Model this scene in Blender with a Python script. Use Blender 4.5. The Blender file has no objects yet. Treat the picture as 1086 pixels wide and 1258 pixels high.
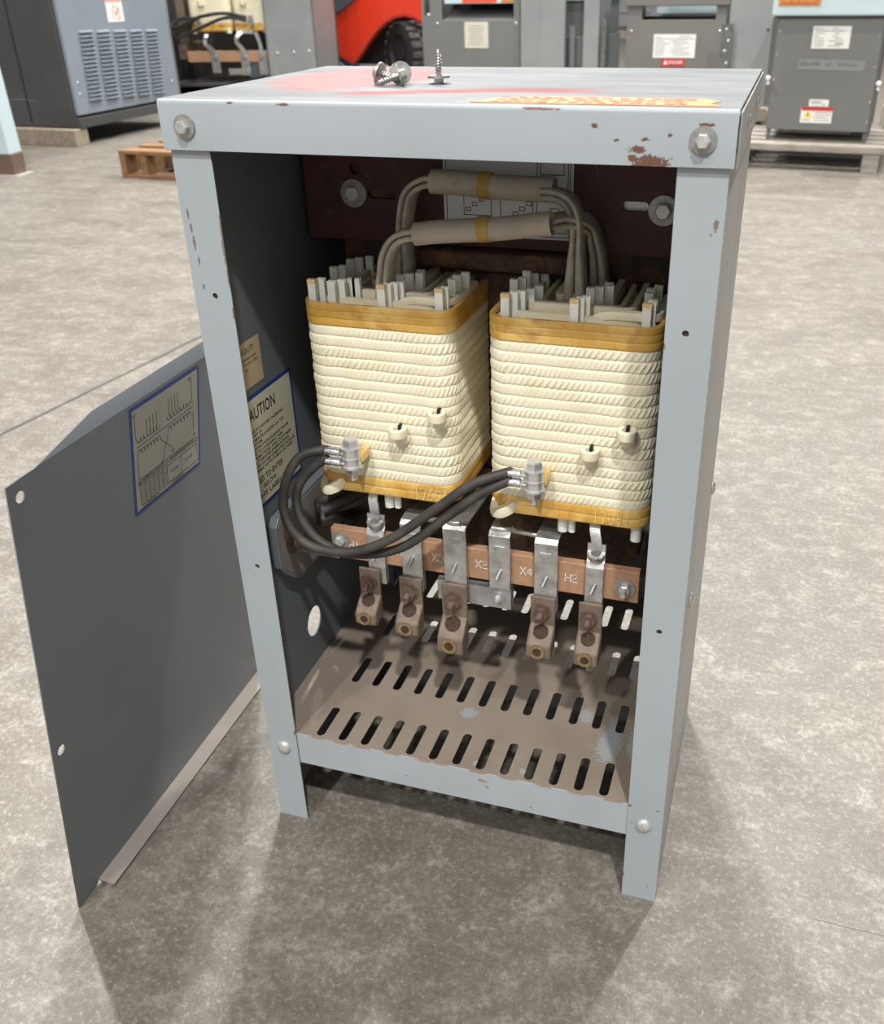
import bpy, bmesh, math, random
from mathutils import Vector, Matrix
random.seed(7)
C = bpy.context.scene.collection
V = Vector
PI = math.pi

# ------------------------------------------------------------------ materials
def _n(nt, t, **k):
    n = nt.nodes.new(t)
    for a, b in k.items():
        setattr(n, a, b)
    return n

def col(c):
    return (c[0], c[1], c[2], 1.0)

def base_mat(name):
    m = bpy.data.materials.new(name); m.use_nodes = True
    nt = m.node_tree
    return m, nt, nt.nodes['Principled BSDF'], nt.links

def mix(nt, f, a, b):
    n = _n(nt, 'ShaderNodeMix', data_type='RGBA')
    for s, v in ((n.inputs[0], f), (n.inputs[6], a), (n.inputs[7], b)):
        if hasattr(v, 'links'):
            nt.links.new(v, s)
        elif isinstance(v, tuple):
            s.default_value = v if len(v) == 4 else col(v)
        else:
            s.default_value = v
    return n.outputs[2]

def mth(nt, op, a, b=None, c=None, clamp=False):
    n = _n(nt, 'ShaderNodeMath', operation=op); n.use_clamp = clamp
    for i, v in enumerate((a, b, c)):
        if v is None: continue
        if hasattr(v, 'links'): nt.links.new(v, n.inputs[i])
        else: n.inputs[i].default_value = v
    return n.outputs[0]

def ramp(nt, f, a, b, ca=0.0, cb=1.0):
    n = _n(nt, 'ShaderNodeMapRange'); n.clamp = True
    nt.links.new(f, n.inputs[0])
    n.inputs[1].default_value = a; n.inputs[2].default_value = b
    n.inputs[3].default_value = ca; n.inputs[4].default_value = cb
    return n.outputs[0]

def noise(nt, vec, scale, detail=4, rough=.55, dist=0.0):
    n = _n(nt, 'ShaderNodeTexNoise')
    nt.links.new(vec, n.inputs['Vector'])
    n.inputs['Scale'].default_value = scale
    n.inputs['Detail'].default_value = detail
    n.inputs['Roughness'].default_value = rough
    n.inputs['Distortion'].default_value = dist
    return n.outputs['Fac']

def objco(nt):
    return _n(nt, 'ShaderNodeTexCoord').outputs['Object']

def stretch(nt, vec, s):
    n = _n(nt, 'ShaderNodeVectorMath', operation='MULTIPLY')
    nt.links.new(vec, n.inputs[0]); n.inputs[1].default_value = s
    return n.outputs[0]

def bump(nt, bsdf, h, strength=.2, dist=.001):
    b = _n(nt, 'ShaderNodeBump')
    b.inputs['Strength'].default_value = strength
    b.inputs['Distance'].default_value = dist
    nt.links.new(h, b.inputs['Height'])
    nt.links.new(b.outputs[0], bsdf.inputs['Normal'])

def mat(name, c, c2=None, scale=20, rough=.5, metal=0.0, lo=.4, hi=.65, bmp=0, bscale=200, coat=0, rvar=0, spots=(), spotcol=(.12, .06, .04), grime=None, gscale=6, glo=.55, ghi=.75, spec=.5, st=(1, 1, 1)):
    m, nt, b, L = base_mat(name)
    co = objco(nt)
    cs = stretch(nt, co, st) if st != (1, 1, 1) else co
    out = col(c)
    if c2 is not None:
        out = mix(nt, ramp(nt, noise(nt, cs, scale), lo, hi), c, c2)
    if grime is not None:
        out = mix(nt, ramp(nt, noise(nt, cs, gscale, 6, .65, .4), glo, ghi), out, grime)
    if spots:
        nz = noise(nt, co, 700, 4, .75)
        nz2 = noise(nt, co, 210, 3, .6)
        mask = None
        for (p, s) in spots:
            d = _n(nt, 'ShaderNodeVectorMath', operation='SUBTRACT')
            L.new(co, d.inputs[0]); d.inputs[1].default_value = p
            e = _n(nt, 'ShaderNodeVectorMath', operation='DIVIDE')
            L.new(d.outputs[0], e.inputs[0]); e.inputs[1].default_value = s
            ln = _n(nt, 'ShaderNodeVectorMath', operation='LENGTH')
            L.new(e.outputs[0], ln.inputs[0])
            f = mth(nt, 'ADD', ln.outputs['Value'], mth(nt, 'MULTIPLY', mth(nt, 'SUBTRACT', nz, .5), 2.4))
            f = mth(nt, 'ADD', f, mth(nt, 'MULTIPLY', mth(nt, 'SUBTRACT', nz2, .5), 1.6))
            k = ramp(nt, f, 1.0, .93)
            mask = k if mask is None else mth(nt, 'MAXIMUM', mask, k)
        out = mix(nt, mask, out, spotcol)
    if hasattr(out, 'links'): L.new(out, b.inputs['Base Color'])
    else: b.inputs['Base Color'].default_value = out
    b.inputs['Metallic'].default_value = metal
    if rvar:
        L.new(ramp(nt, noise(nt, cs, scale * 2 + 5), .3, .7, rough - rvar, rough + rvar), b.inputs['Roughness'])
    else:
        b.inputs['Roughness'].default_value = rough
    b.inputs['Specular IOR Level'].default_value = spec
    b.inputs['Coat Weight'].default_value = coat
    b.inputs['Coat Roughness'].default_value = .15
    if bmp:
        bump(nt, b, noise(nt, co, bscale, 4, .6), bmp)
    return m

PAINT = (.385, .425, .455)
RUST = (.155, .075, .052)
M = {}
M['cap'] = mat('cap_paint', PAINT, (.36, .40, .425), 6, .38, grime=(.37, .385, .385), gscale=9, glo=.6, ghi=.8, bmp=.03, bscale=60,
    spots=[((.377, -.004, .7305), (.012, .01, .0048)), ((.368, -.004, .738), (.006, .01, .0025)), ((.373, -.004, .745), (.0035, .01, .0014)), ((.366, -.004, .7325), (.004, .01, .0025)),
           ((.338, -.004, .753), (.0022, .01, .0016)), ((.300, -.004, .763), (.014, .01, .0009)), ((.105, -.004, .7625), (.006, .01, .0009)),
           ((.06, -.004, .763), (.003, .01, .0008)), ((.353, -.004, .744), (.002, .01, .001)), ((.4335, -.003, .75), (.0006, .004, .02)), ((.389, -.004, .748), (.0018, .01, .001)), ((.412, -.004, .755), (.005, .01, .0012))], spotcol=RUST)
M['post'] = mat('post_paint', PAINT, (.36, .40, .425), 5, .4, grime=(.33, .35, .355), gscale=12, glo=.62, ghi=.8, bmp=.03, bscale=60,
    spots=[((.006, 0, .678), (.0010, .01, .004)), ((.007, 0, .666), (.0012, .01, .004)), ((.0078, 0, .655), (.0012, .01, .006)), ((.0095, 0, .640), (.0010, .01, .004)), ((.0348, 0, .665), (.0011, .01, .012)), ((.0348, 0, .650), (.0016, .01, .012)), ((.0348, 0, .628), (.0010, .01, .010)),
           ((.010, 0, .618), (.0011, .01, .0024)), ((.0348, 0, .597), (.0009, .01, .006)), ((.034, 0, .129), (.0016, .01, .003)), ((.424, 0, .128), (.0012, .01, .0015)), ((.397, 0, .128), (.002, .01, .002)),
           ((.3955, 0, .60), (.0010, .01, .003)), ((.016, 0, .33), (.0007, .01, .0007)), ((.421, 0, .02), (.001, .01, .0008)), ((.396, 0, .03), (.0006, .01, .003)), ((.4, 0, .105), (.0007, .01, .001)), ((.4245, 0, .690), (.0018, .01, .0045)), ((.4215, 0, .683), (.0008, .01, .0008))], spotcol=(.20, .165, .145))
M['side_out'] = mat('dusty_side_paint', (.36, .36, .345), (.30, .29, .27), 12, .42, grime=(.25, .22, .19), gscale=10, st=(1, 1, .25), bmp=.05, bscale=80)
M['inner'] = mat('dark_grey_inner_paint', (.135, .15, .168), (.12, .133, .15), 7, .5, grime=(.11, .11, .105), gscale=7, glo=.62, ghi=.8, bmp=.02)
M['cover_in'] = mat('dark_grey_cover_paint', (.180, .194, .212), (.162, .175, .192), 4, .36, grime=(.19, .19, .185), gscale=14, glo=.68, ghi=.8, bmp=.02, spec=.35)
M['pan'] = mat('dusty_pan', (.275, .225, .18), (.235, .19, .15), 14, .65, grime=(.33, .29, .25), gscale=18, glo=.62, ghi=.74, bmp=.1, bscale=150,
    spots=[((.205, .085, .1264), (.010, .008, .01)), ((.362, .080, .1264), (.012, .030, .01)), ((.330, .115, .1264), (.008, .010, .01)), ((.285, .016, .1264), (.004, .004, .01)), ((.235, .014, .1264), (.004, .004, .01)), ((.387, .09, .1264), (.006, .025, .01))], spotcol=(.30, .31, .32))
M['lip'] = mat('pan_lip_paint', (.41, .45, .48), (.375, .41, .435), 10, .4, bmp=.03,
    spots=[((x, 0, .1268), (.010, .01, .0014)) for x in (.06, .085, .11, .145, .18, .2, .24, .27, .31, .345, .38)] + [((.297, 0, .094), (.0018, .01, .0012)), ((.245, 0, .116), (.005, .01, .002)), ((.25, 0, .108), (.002, .01, .002)), ((.16, 0, .1), (.0012, .01, .001))], spotcol=(.33, .235, .18))
M['legin'] = mat('dirty_inner_leg', (.26, .235, .215), (.18, .15, .13), 22, .6)
M['cover_edge'] = mat('bare_flange_steel', (.34, .30, .27), (.29, .255, .23), 8, .42, metal=.1)
M['red'] = mat('red_oxide_primer', (.075, .022, .02), (.045, .016, .015), 30, .6, grime=(.10, .045, .035), gscale=60, glo=.58, ghi=.7, bmp=.15, bscale=250)
M['rust'] = mat('rusty_steel', (.075, .038, .02), (.035, .02, .014), 60, .7, grime=(.16, .08, .035), gscale=45, glo=.5, ghi=.65, bmp=.3, bscale=300)
M['zinc'] = mat('zinc_plated_steel', (.60, .60, .60), (.52, .52, .52), 300, .30, .75, rvar=.08, bmp=.03, bscale=500)
M['galv'] = mat('bright_galvanised_steel', (.62, .63, .64), (.42, .43, .45), 40, .33, .8, rvar=.1, bmp=.06, bscale=90)
M['alu'] = mat('tinned_copper_strap', (.66, .66, .65), (.45, .45, .44), 70, .34, .8, rvar=.12, bmp=.12, bscale=120)
M['floor_shade_plate'] = mat('black_shade_plate', (.03, .027, .024), (.05, .044, .038), 40, .8, spec=.1)  # near-black colour standing in for shade on the ground
M['washer'] = mat('dull_flange_metal', (.40, .395, .37), (.31, .305, .29), 200, .42, .5, bmp=.1, bscale=300)
M['steel'] = mat('smooth_plated_steel', (.66, .66, .66), rough=.28, metal=.65)
M['darkalu'] = mat('dull_aluminium_band', (.30, .31, .32), (.2, .2, .21), 30, .3, .9)
M['lug'] = mat('dusty_brown_lug', (.215, .165, .125), (.165, .12, .09), 90, .6, .15, bmp=.2, bscale=400)
M['lugrust'] = mat('rusty_lug_hardware', (.19, .12, .095), (.12, .075, .06), 120, .7, .2, bmp=.3, bscale=400)
M['hole'] = mat('rusty_cavity', (.025, .014, .01), (.085, .035, .02), 500, .8)
M['brass'] = mat('brass_screw', (.50, .36, .19), (.35, .24, .13), 200, .35, .8)
M['board'] = mat('brown_phenolic_board', (.44, .255, .155), (.38, .21, .125), 160, .55, bmp=.1, bscale=400, grime=(.30, .18, .12), gscale=25, glo=.55, ghi=.8)
M['paper'] = mat('cream_wrapped_winding', (.86, .80, .61), (.79, .715, .50), 40, .62, lo=.45, hi=.75, bmp=.25, bscale=420, grime=(.60, .50, .32), gscale=90, glo=.70, ghi=.78)
M['layer'] = mat('cream_layer_paper', (.80, .73, .56), (.70, .62, .44), 35, .6, bmp=.2, bscale=200)
M['amber'] = mat('amber_varnished_tape', (.66, .37, .065), (.82, .54, .16), 24, .34, lo=.42, hi=.62, coat=.5, grime=(.42, .16, .025), gscale=26, glo=.52, ghi=.70, bmp=.15, bscale=120)
M['stick'] = mat('white_glass_spacer', (.86, .87, .80), (.76, .77, .70), 60, .35)
M['sticktip'] = mat('varnish_stained_tip', (.72, .50, .2), (.8, .66, .4), 200, .4)
M['tape'] = mat('grey_cotton_tape', (.52, .485, .40), (.40, .365, .30), 80, .7, bmp=.3, bscale=300)
M['sleeve'] = mat('kraft_sleeve', (.52, .46, .375), (.45, .395, .32), 30, .65, grime=(.28, .24, .18), gscale=40, glo=.6, ghi=.8, bmp=.1, bscale=80)
M['ytape'] = mat('yellow_tape', (.50, .34, .09), (.42, .27, .06), 60, .45)
M['cable'] = mat('dusty_black_cable', (.03, .028, .027), (.07, .06, .052), 45, .6, lo=.4, hi=.7, grime=(.30, .27, .25), gscale=380, glo=.70, ghi=.76, bmp=.1)
M['sheet'] = mat('white_diagram_sheet', (.62, .64, .66), rough=.6)
M['cream_label'] = mat('cream_caution_label', (.58, .56, .43), (.53, .51, .39), 8, .45)
M['cover_label'] = mat('silver_wiring_label', (.36, .345, .29), (.31, .295, .25), 9, .38, grime=(.25, .22, .18), gscale=40, glo=.65, ghi=.8)
M['tan_label'] = mat('yellowed_paper_sticker', (.50, .40, .26), (.43, .335, .215), 30, .6, grime=(.62, .57, .48), gscale=60, glo=.66, ghi=.72)
M['blue'] = mat('blue_border_ink', (.02, .045, .2), rough=.4)
M['ink'] = mat('black_ink', (.03, .03, .03), rough=.6)
M['greyink'] = mat('faded_grey_ink', (.13, .12, .10), rough=.6)
M['white'] = mat('white_ink', (.82, .80, .76), rough=.5)
M['chalk'] = mat('yellow_chalk', (.92, .72, .32), rough=.8)
M['orange'] = mat('orange_sticker', (.52, .17, .03), (.58, .27, .09), 60, .6, grime=(.42, .32, .2), gscale=70, glo=.6, ghi=.7)
M['purpleink'] = mat('faded_purple_print', (.16, .04, .06), rough=.6)
M['redtag'] = mat('bright_red_sticker', (.75, .08, .04), rough=.5)
M['redink'] = mat('red_print', (.55, .03, .03), rough=.5)
M['orangeink'] = mat('dark_orange_print', (.45, .10, .03), rough=.5)
M['screw'] = mat('dark_zinc_screw', (.50, .49, .47), (.34, .33, .31), 200, .3, .8)
M['galvbolt'] = mat('weathered_galvanised_bolt', (.66, .66, .64), (.50, .50, .49), 300, .38, .45, bmp=.25, bscale=500)
# background
M['bgdark'] = mat('charcoal_enclosure_paint', (.055, .055, .055), (.065, .066, .066), 3, .5)
M['bgblue'] = mat('blue_grey_louvre_panel', (.235, .27, .315), (.215, .25, .295), 3, .42)
M['bggrey'] = mat('grey_enclosure_paint', (.17, .175, .17), (.155, .16, .157), 3, .45)
M['bggrey2'] = mat('warm_grey_enclosure_paint', (.175, .17, .155), (.16, .155, .142), 3, .45)
M['bglight'] = mat('light_grey_post_paint', (.27, .28, .28), (.235, .245, .25), 4, .4)
M['bgpale'] = mat('pale_blue_lid_paint', (.55, .66, .70), (.50, .62, .66), 3, .45)
M['wood'] = mat('weathered_pallet_wood', (.36, .30, .23), (.25, .205, .155), 14, .7, st=(.6, 3, 3), bmp=.2, bscale=60)
M['woodg'] = mat('grey_pallet_wood', (.37, .335, .29), (.22, .195, .165), 14, .7, st=(.5, 3, 3), bmp=.2, bscale=60)
M['woodo'] = mat('orange_brown_pallet_wood', (.28, .155, .07), (.19, .10, .045), 14, .7, st=(.6, 3, 3), bmp=.2, bscale=60)
M['forkred'] = mat('glossy_forklift_red', (.72, .045, .018), rough=.22, coat=.6)
M['forkgrey'] = mat('forklift_grey_plastic', (.09, .10, .12), rough=.5)
M['black'] = mat('black_rubber', (.02, .02, .02), (.035, .034, .033), 20, .6)
M['tread'] = mat('dusty_tyre_tread', (.10, .095, .09), (.05, .048, .045), 20, .7)
M['blackpart'] = mat('black_void_plastic', (.012, .012, .012), rough=.7)
M['lwhite'] = mat('white_label_paper', (.78, .78, .75), rough=.5)
M['lcream'] = mat('cream_nameplate', (.62, .60, .50), rough=.45)
M['yellow'] = mat('warning_yellow', (.85, .62, .03), rough=.5)
M['ball'] = mat('white_plastic_cap', (.85, .85, .83), rough=.3)
M['tapec'] = mat('clear_tape', (.24, .25, .245), rough=.25)

def cap_top_mat():
    m, nt, b, L = base_mat('cap_top_paint')
    co = objco(nt)
    out = mix(nt, ramp(nt, noise(nt, stretch(nt, co, (.6, 2.5, 1)), 14, 6, .6), .35, .65), (.135, .145, .15), (.195, .205, .208))
    sx = _n(nt, 'ShaderNodeSeparateXYZ'); L.new(co, sx.inputs[0])
    X, Y = sx.outputs[0], sx.outputs[1]
    w = mth(nt, 'MULTIPLY', mth(nt, 'SUBTRACT', noise(nt, co, 13, 3), .5), .05)
    # broad faded pink wash at the rear left
    d1 = mth(nt, 'ADD', mth(nt, 'POWER', mth(nt, 'DIVIDE', mth(nt, 'SUBTRACT', X, .085), .075), 2), mth(nt, 'POWER', mth(nt, 'DIVIDE', mth(nt, 'SUBTRACT', Y, .18), .12), 2))
    d1 = mth(nt, 'ADD', d1, mth(nt, 'MULTIPLY', w, 16))
    out = mix(nt, ramp(nt, d1, 1.05, .7, 0, .75), out, (.28, .12, .12))
    # curved red stroke across the middle
    cy = mth(nt, 'ADD', .072, mth(nt, 'MULTIPLY', mth(nt, 'SINE', mth(nt, 'MULTIPLY', mth(nt, 'SUBTRACT', X, .19), 17)), .022))
    dy = mth(nt, 'ABSOLUTE', mth(nt, 'SUBTRACT', mth(nt, 'ADD', Y, mth(nt, 'MULTIPLY', w, .35)), cy))
    s = mth(nt, 'MULTIPLY', ramp(nt, dy, .019, .011), mth(nt, 'MULTIPLY', ramp(nt, X, .115, .14), ramp(nt, X, .345, .29)))
    out = mix(nt, mth(nt, 'MULTIPLY', s, .85), out, (.25, .045, .045))
    # white paint scrape and dark rub marks
    sc = mth(nt, 'MULTIPLY', ramp(nt, noise(nt, stretch(nt, co, (5, 40, 1)), 6, 5, .7), .64, .70), mth(nt, 'MULTIPLY', ramp(nt, X, .09, .03), ramp(nt, Y, .0, .03)))
    out = mix(nt, sc, out, (.16, .15, .15))
    sc2 = ramp(nt, noise(nt, stretch(nt, co, (8, 60, 1)), 5, 5, .7), .68, .73)
    out = mix(nt, sc2, out, (.34, .34, .34))
    L.new(out, b.inputs['Base Color'])
    L.new(ramp(nt, noise(nt, co, 30), .3, .7, .45, .6), b.inputs['Roughness'])
    b.inputs['Specular IOR Level'].default_value = .12
    return m
M['captop'] = cap_top_mat()

def floor_mat():
    m, nt, b, L = base_mat('worn_concrete')
    co = _n(nt, 'ShaderNodeTexCoord').outputs['Object']
    g25 = noise(nt, stretch(nt, co, (1, 1.3, 1)), 24, 7, .72, .3)
    g130 = noise(nt, co, 150, 5, .75)
    big = noise(nt, co, .9, 5, .6, .6)
    mid = noise(nt, stretch(nt, co, (1, 1.6, 1)), 4.5, 8, .66, .5)
    fine = noise(nt, co, 60, 8, .75)
    vf = noise(nt, co, 420, 3, .8)
    out = mix(nt, ramp(nt, mid, .32, .68), (.150, .134, .112), (.33, .31, .28))
    out = mix(nt, ramp(nt, big, .42, .62, 0, .45), out, (.33, .318, .298))
    out = mix(nt, ramp(nt, noise(nt, co, 11, 8, .72, .3), .50, .68, 0, .6), out, (.15, .137, .128))
    out = mix(nt, ramp(nt, fine, .38, .62, 0, .6), out, (.15, .13, .108))
    out = mix(nt, ramp(nt, g25, .44, .60, 0, .55), out, (.135, .12, .10))
    out = mix(nt, ramp(nt, g25, .46, .34, 0, .5), out, (.42, .40, .36))
    out = mix(nt, ramp(nt, g130, .48, .60, 0, .55), out, (.12, .105, .09))
    out = mix(nt, ramp(nt, g130, .44, .36, 0, .5), out, (.46, .435, .39))
    out = mix(nt, ramp(nt, noise(nt, stretch(nt, co, (14, 2.2, 1)), 9, 5, .7), .62, .74, 0, .18), out, (.45, .43, .40))
    out = mix(nt, ramp(nt, vf, .55, .75, 0, .55), out, (.46, .435, .39))
    out = mix(nt, ramp(nt, noise(nt, co, 230, 4, .8), .60, .72, 0, .6), out, (.10, .088, .078))
    # far-travelled dark patches (tyre dust) beyond the near slab
    out = mix(nt, ramp(nt, noise(nt, stretch(nt, co, (.5, 1.4, 1)), 1.6, 5, .6, 1.0), .56, .74, 0, .5), out, (.17, .158, .148))
    sx = _n(nt, 'ShaderNodeSeparateXYZ'); L.new(co, sx.inputs[0])
    X, Y = sx.outputs[0], sx.outputs[1]
    wob = mth(nt, 'MULTIPLY', mth(nt, 'SUBTRACT', noise(nt, co, 9, 6, .7), .5), .03)
    def line(p, q, wd, colr, endfade=True, wk=1.0):
        global_d = (V(q) - V(p)); ln = global_d.length; d = global_d / ln; n = (-d[1], d[0])
        c0 = n[0] * p[0] + n[1] * p[1]
        a0 = d[0] * p[0] + d[1] * p[1]
        dist = mth(nt, 'ABSOLUTE', mth(nt, 'ADD', mth(nt, 'SUBTRACT', mth(nt, 'ADD', mth(nt, 'MULTIPLY', X, n[0]), mth(nt, 'MULTIPLY', Y, n[1])), c0), mth(nt, 'MULTIPLY', wob, wk)))
        al = mth(nt, 'SUBTRACT', mth(nt, 'ADD', mth(nt, 'MULTIPLY', X, d[0]), mth(nt, 'MULTIPLY', Y, d[1])), a0)
        k = ramp(nt, dist, wd, wd * .4)
        if endfade:
            k = mth(nt, 'MULTIPLY', k, mth(nt, 'MULTIPLY', ramp(nt, al, 0, ln * .1), ramp(nt, al, ln, ln * .9)))
        return k
    for p, q, w_, c_, s_, wk in [((-1.16, 0.0), (-.93, 2.1), .008, (.05, .045, .04), .9, .6), ((-1.3, -2), (-1.16, 0), .008, (.05, .045, .04), .9, .6),
                          ((.50, .012), (.528, -.055), .0032, (.17, .155, .14), .7, .1), ((.527, -.05), (.54, -.2), .004, (.17, .155, .14), .6, .1),
                          ((.575, .024), (.72, .024), .0009, (.06, .05, .045), .8, .3), ((.59, .112), (.70, .09), .0009, (.10, .09, .08), .7, .3),
                          ((-3.2, 1.9), (-.9, 2.6), .006, (.14, .13, .12), .5, 1.0), ((-2.5, 1.2), (-1.0, 1.9), .006, (.2, .18, .17), .5, 1.0)]:
        out = mix(nt, mth(nt, 'MULTIPLY', line(p, q, w_, c_, True, wk), s_), out, c_)
    tone = _n(nt, 'ShaderNodeVectorMath', operation='MULTIPLY'); L.new(out, tone.inputs[0]); tone.inputs[1].default_value = (.85, .835, .80)
    L.new(tone.outputs[0], b.inputs['Base Color'])
    L.new(ramp(nt, mid, .3, .7, .42, .60), b.inputs['Roughness'])
    b.inputs['Specular IOR Level'].default_value = .5
    h = mth(nt, 'ADD', mth(nt, 'MULTIPLY', fine, .6), mth(nt, 'MULTIPLY', vf, .4))
    bump(nt, b, h, .25, .0015)
    return m
M['floor'] = floor_mat()

# ------------------------------------------------------------------ mesh helpers
class MB:
    def __init__(s):
        s.v = []; s.f = []
    def add(s, vs, fs):
        o = len(s.v); s.v += [tuple(p) for p in vs]; s.f += [tuple(i + o for i in f) for f in fs]; return s
    def box(s, a, b, T=None):
        x0, y0, z0 = a; x1, y1, z1 = b
        vs = [V(p) for p in ((x0, y0, z0), (x1, y0, z0), (x1, y1, z0), (x0, y1, z0), (x0, y0, z1), (x1, y0, z1), (x1, y1, z1), (x0, y1, z1))]
        if T: vs = [T @ p for p in vs]
        return s.add(vs, [(0, 3, 2, 1), (4, 5, 6, 7), (0, 1, 5, 4), (1, 2, 6, 5), (2, 3, 7, 6), (3, 0, 4, 7)])
    def cyl(s, p0, p1, r0, r1=None, n=24, ph=0.0):
        p0 = V(p0); p1 = V(p1); r1 = r0 if r1 is None else r1
        d = (p1 - p0).normalized(); a = d.orthogonal().normalized()
        if abs(d.z) < .9: a = d.cross(V((0, 0, 1))).normalized()
        b = d.cross(a)
        vs = []
        for p, r in ((p0, r0), (p1, r1)):
            for i in range(n):
                t = 2 * PI * i / n + ph
                vs.append(p + a * (r * math.cos(t)) + b * (r * math.sin(t)))
        fs = [(i, (i + 1) % n, n + (i + 1) % n, n + i) for i in range(n)]
        fs += [tuple(range(n - 1, -1, -1)), tuple(range(n, 2 * n))]
        return s.add(vs, fs)
    def ring(s, c, ax, ro, ri, h, n=28):
        c = V(c); d = V(ax).normalized(); a = d.orthogonal().normalized(); b = d.cross(a)
        vs = []
        for (r, k) in ((ro, 0), (ro, h), (ri, h), (ri, 0)):
            for i in range(n):
                t = 2 * PI * i / n
                vs.append(c + d * k + a * (r * math.cos(t)) + b * (r * math.sin(t)))
        fs = []
        for q in range(4):
            for i in range(n):
                fs.append((q * n + i, q * n + (i + 1) % n, ((q + 1) % 4) * n + (i + 1) % n, ((q + 1) % 4) * n + i))
        return s.add(vs, fs)
    def dome(s, c, ax, r, h, n=24, m=6):
        c = V(c); d = V(ax).normalized(); a = d.orthogonal().normalized(); b = d.cross(a)
        vs = []; fs = []
        for j in range(m):
            t = PI / 2 * j / m
            for i in range(n):
                u = 2 * PI * i / n
                vs.append(c + d * (h * math.sin(t)) + (a * math.cos(u) + b * math.sin(u)) * (r * math.cos(t)))
        vs.append(c + d * h)
        for j in range(m - 1):
            for i in range(n):
                fs.append((j * n + i, j * n + (i + 1) % n, (j + 1) * n + (i + 1) % n, (j + 1) * n + i))
        for i in range(n): fs.append(((m - 1) * n + i, (m - 1) * n + (i + 1) % n, m * n))
        fs.append(tuple(range(n - 1, -1, -1)))
        return s.add(vs, fs)
    def sweep(s, pts, sec, up=None, closed=False, twist=None):
        """sweep a closed 2D section along a polyline; up fixes the section's second axis"""
        pts = [V(p) for p in pts]; n = len(sec); vs = []; fs = []; N = len(pts)
        prev = None
        for i, p in enumerate(pts):
            if closed: t = (pts[(i + 1) % N] - pts[i - 1]).normalized()
            else: t = (pts[min(i + 1, N - 1)] - pts[max(i - 1, 0)]).normalized()
            if up is not None:
                a = V(up).cross(t)
                a = a.normalized() if a.length > 1e-6 else t.orthogonal().normalized()
            else:
                if prev is None: a = t.orthogonal().normalized()
                else: a = (prev - t * prev.dot(t)).normalized()
                prev = a
            b = t.cross(a)
            for (x, y) in sec: vs.append(p + a * x + b * y)
        R = N if closed else N - 1
        for i in range(R):
            j = (i + 1) % N
            for k in range(n):
                fs.append((i * n + k, i * n + (k + 1) % n, j * n + (k + 1) % n, j * n + k))
        if not closed:
            fs.append(tuple(range(n - 1, -1, -1))); fs.append(tuple((N - 1) * n + k for k in range(n)))
        return s.add(vs, fs)
    def tube(s, pts, r, n=12, closed=False):
        return s.sweep(pts, [(r * math.cos(2 * PI * k / n), r * math.sin(2 * PI * k / n)) for k in range(n)], closed=closed)
    def prism(s, poly, mapf, t0, t1):
        """poly: 2D outline; mapf(u,v,w) -> 3D; from w=t0 to t1"""
        n = len(poly)
        vs = [mapf(u, v, t0) for u, v in poly] + [mapf(u, v, t1) for u, v in poly]
        fs = [tuple(range(n - 1, -1, -1)), tuple(range(n, 2 * n))] + [(i, (i + 1) % n, n + (i + 1) % n, n + i) for i in range(n)]
        return s.add(vs, fs)

def smooth_path(ctrl, n=10):
    P = [V(p) for p in ctrl]; P = [P[0] * 2 - P[1]] + P + [P[-1] * 2 - P[-2]]
    out = []
    for i in range(1, len(P) - 2):
        for k in range(n):
            t = k / n
            out.append(.5 * ((2 * P[i]) + (P[i + 1] - P[i - 1]) * t + (2 * P[i - 1] - 5 * P[i] + 4 * P[i + 1] - P[i + 2]) * t * t + (3 * P[i] - P[i - 1] - 3 * P[i + 1] + P[i + 2]) * t ** 3))
    out.append(P[-2]); return out

def obj(name, mb, m, parent=None, bev=0, smooth=None, T=None, bseg=2):
    me = bpy.data.meshes.new(name)
    vs = mb.v if T is None else [tuple(T @ V(p)) for p in mb.v]
    me.from_pydata(vs, [], mb.f); me.update()
    bm = bmesh.new(); bm.from_mesh(me); bmesh.ops.recalc_face_normals(bm, faces=bm.faces); bm.to_mesh(me); bm.free()
    ms = m if isinstance(m, (list, tuple)) else [m]
    for k in ms: me.materials.append(M[k] if isinstance(k, str) else k)
    if smooth is not None:
        me.polygons.foreach_set('use_smooth', [True] * len(me.polygons))
        me.set_sharp_from_angle(angle=math.radians(smooth))
    o = bpy.data.objects.new(name, me); C.objects.link(o)
    if parent: o.parent = parent
    if bev:
        b = o.modifiers.new('bevel', 'BEVEL'); b.width = bev; b.segments = bseg; b.limit_method = 'ANGLE'; b.angle_limit = math.radians(40)
        b.harden_normals = False
    return o

def thing(name, label, cat, loc=(0, 0, 0), rz=0, group=None):
    o = bpy.data.objects.new(name, None); C.objects.link(o); o.location = loc; o.rotation_euler = (0, 0, rz)
    o.empty_display_size = .05
    return tag(o, label, cat, group)
def tag(o, label, cat, group=None):
    o['label'] = label; o['category'] = cat
    if group: o['group'] = group
    return o

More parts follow.
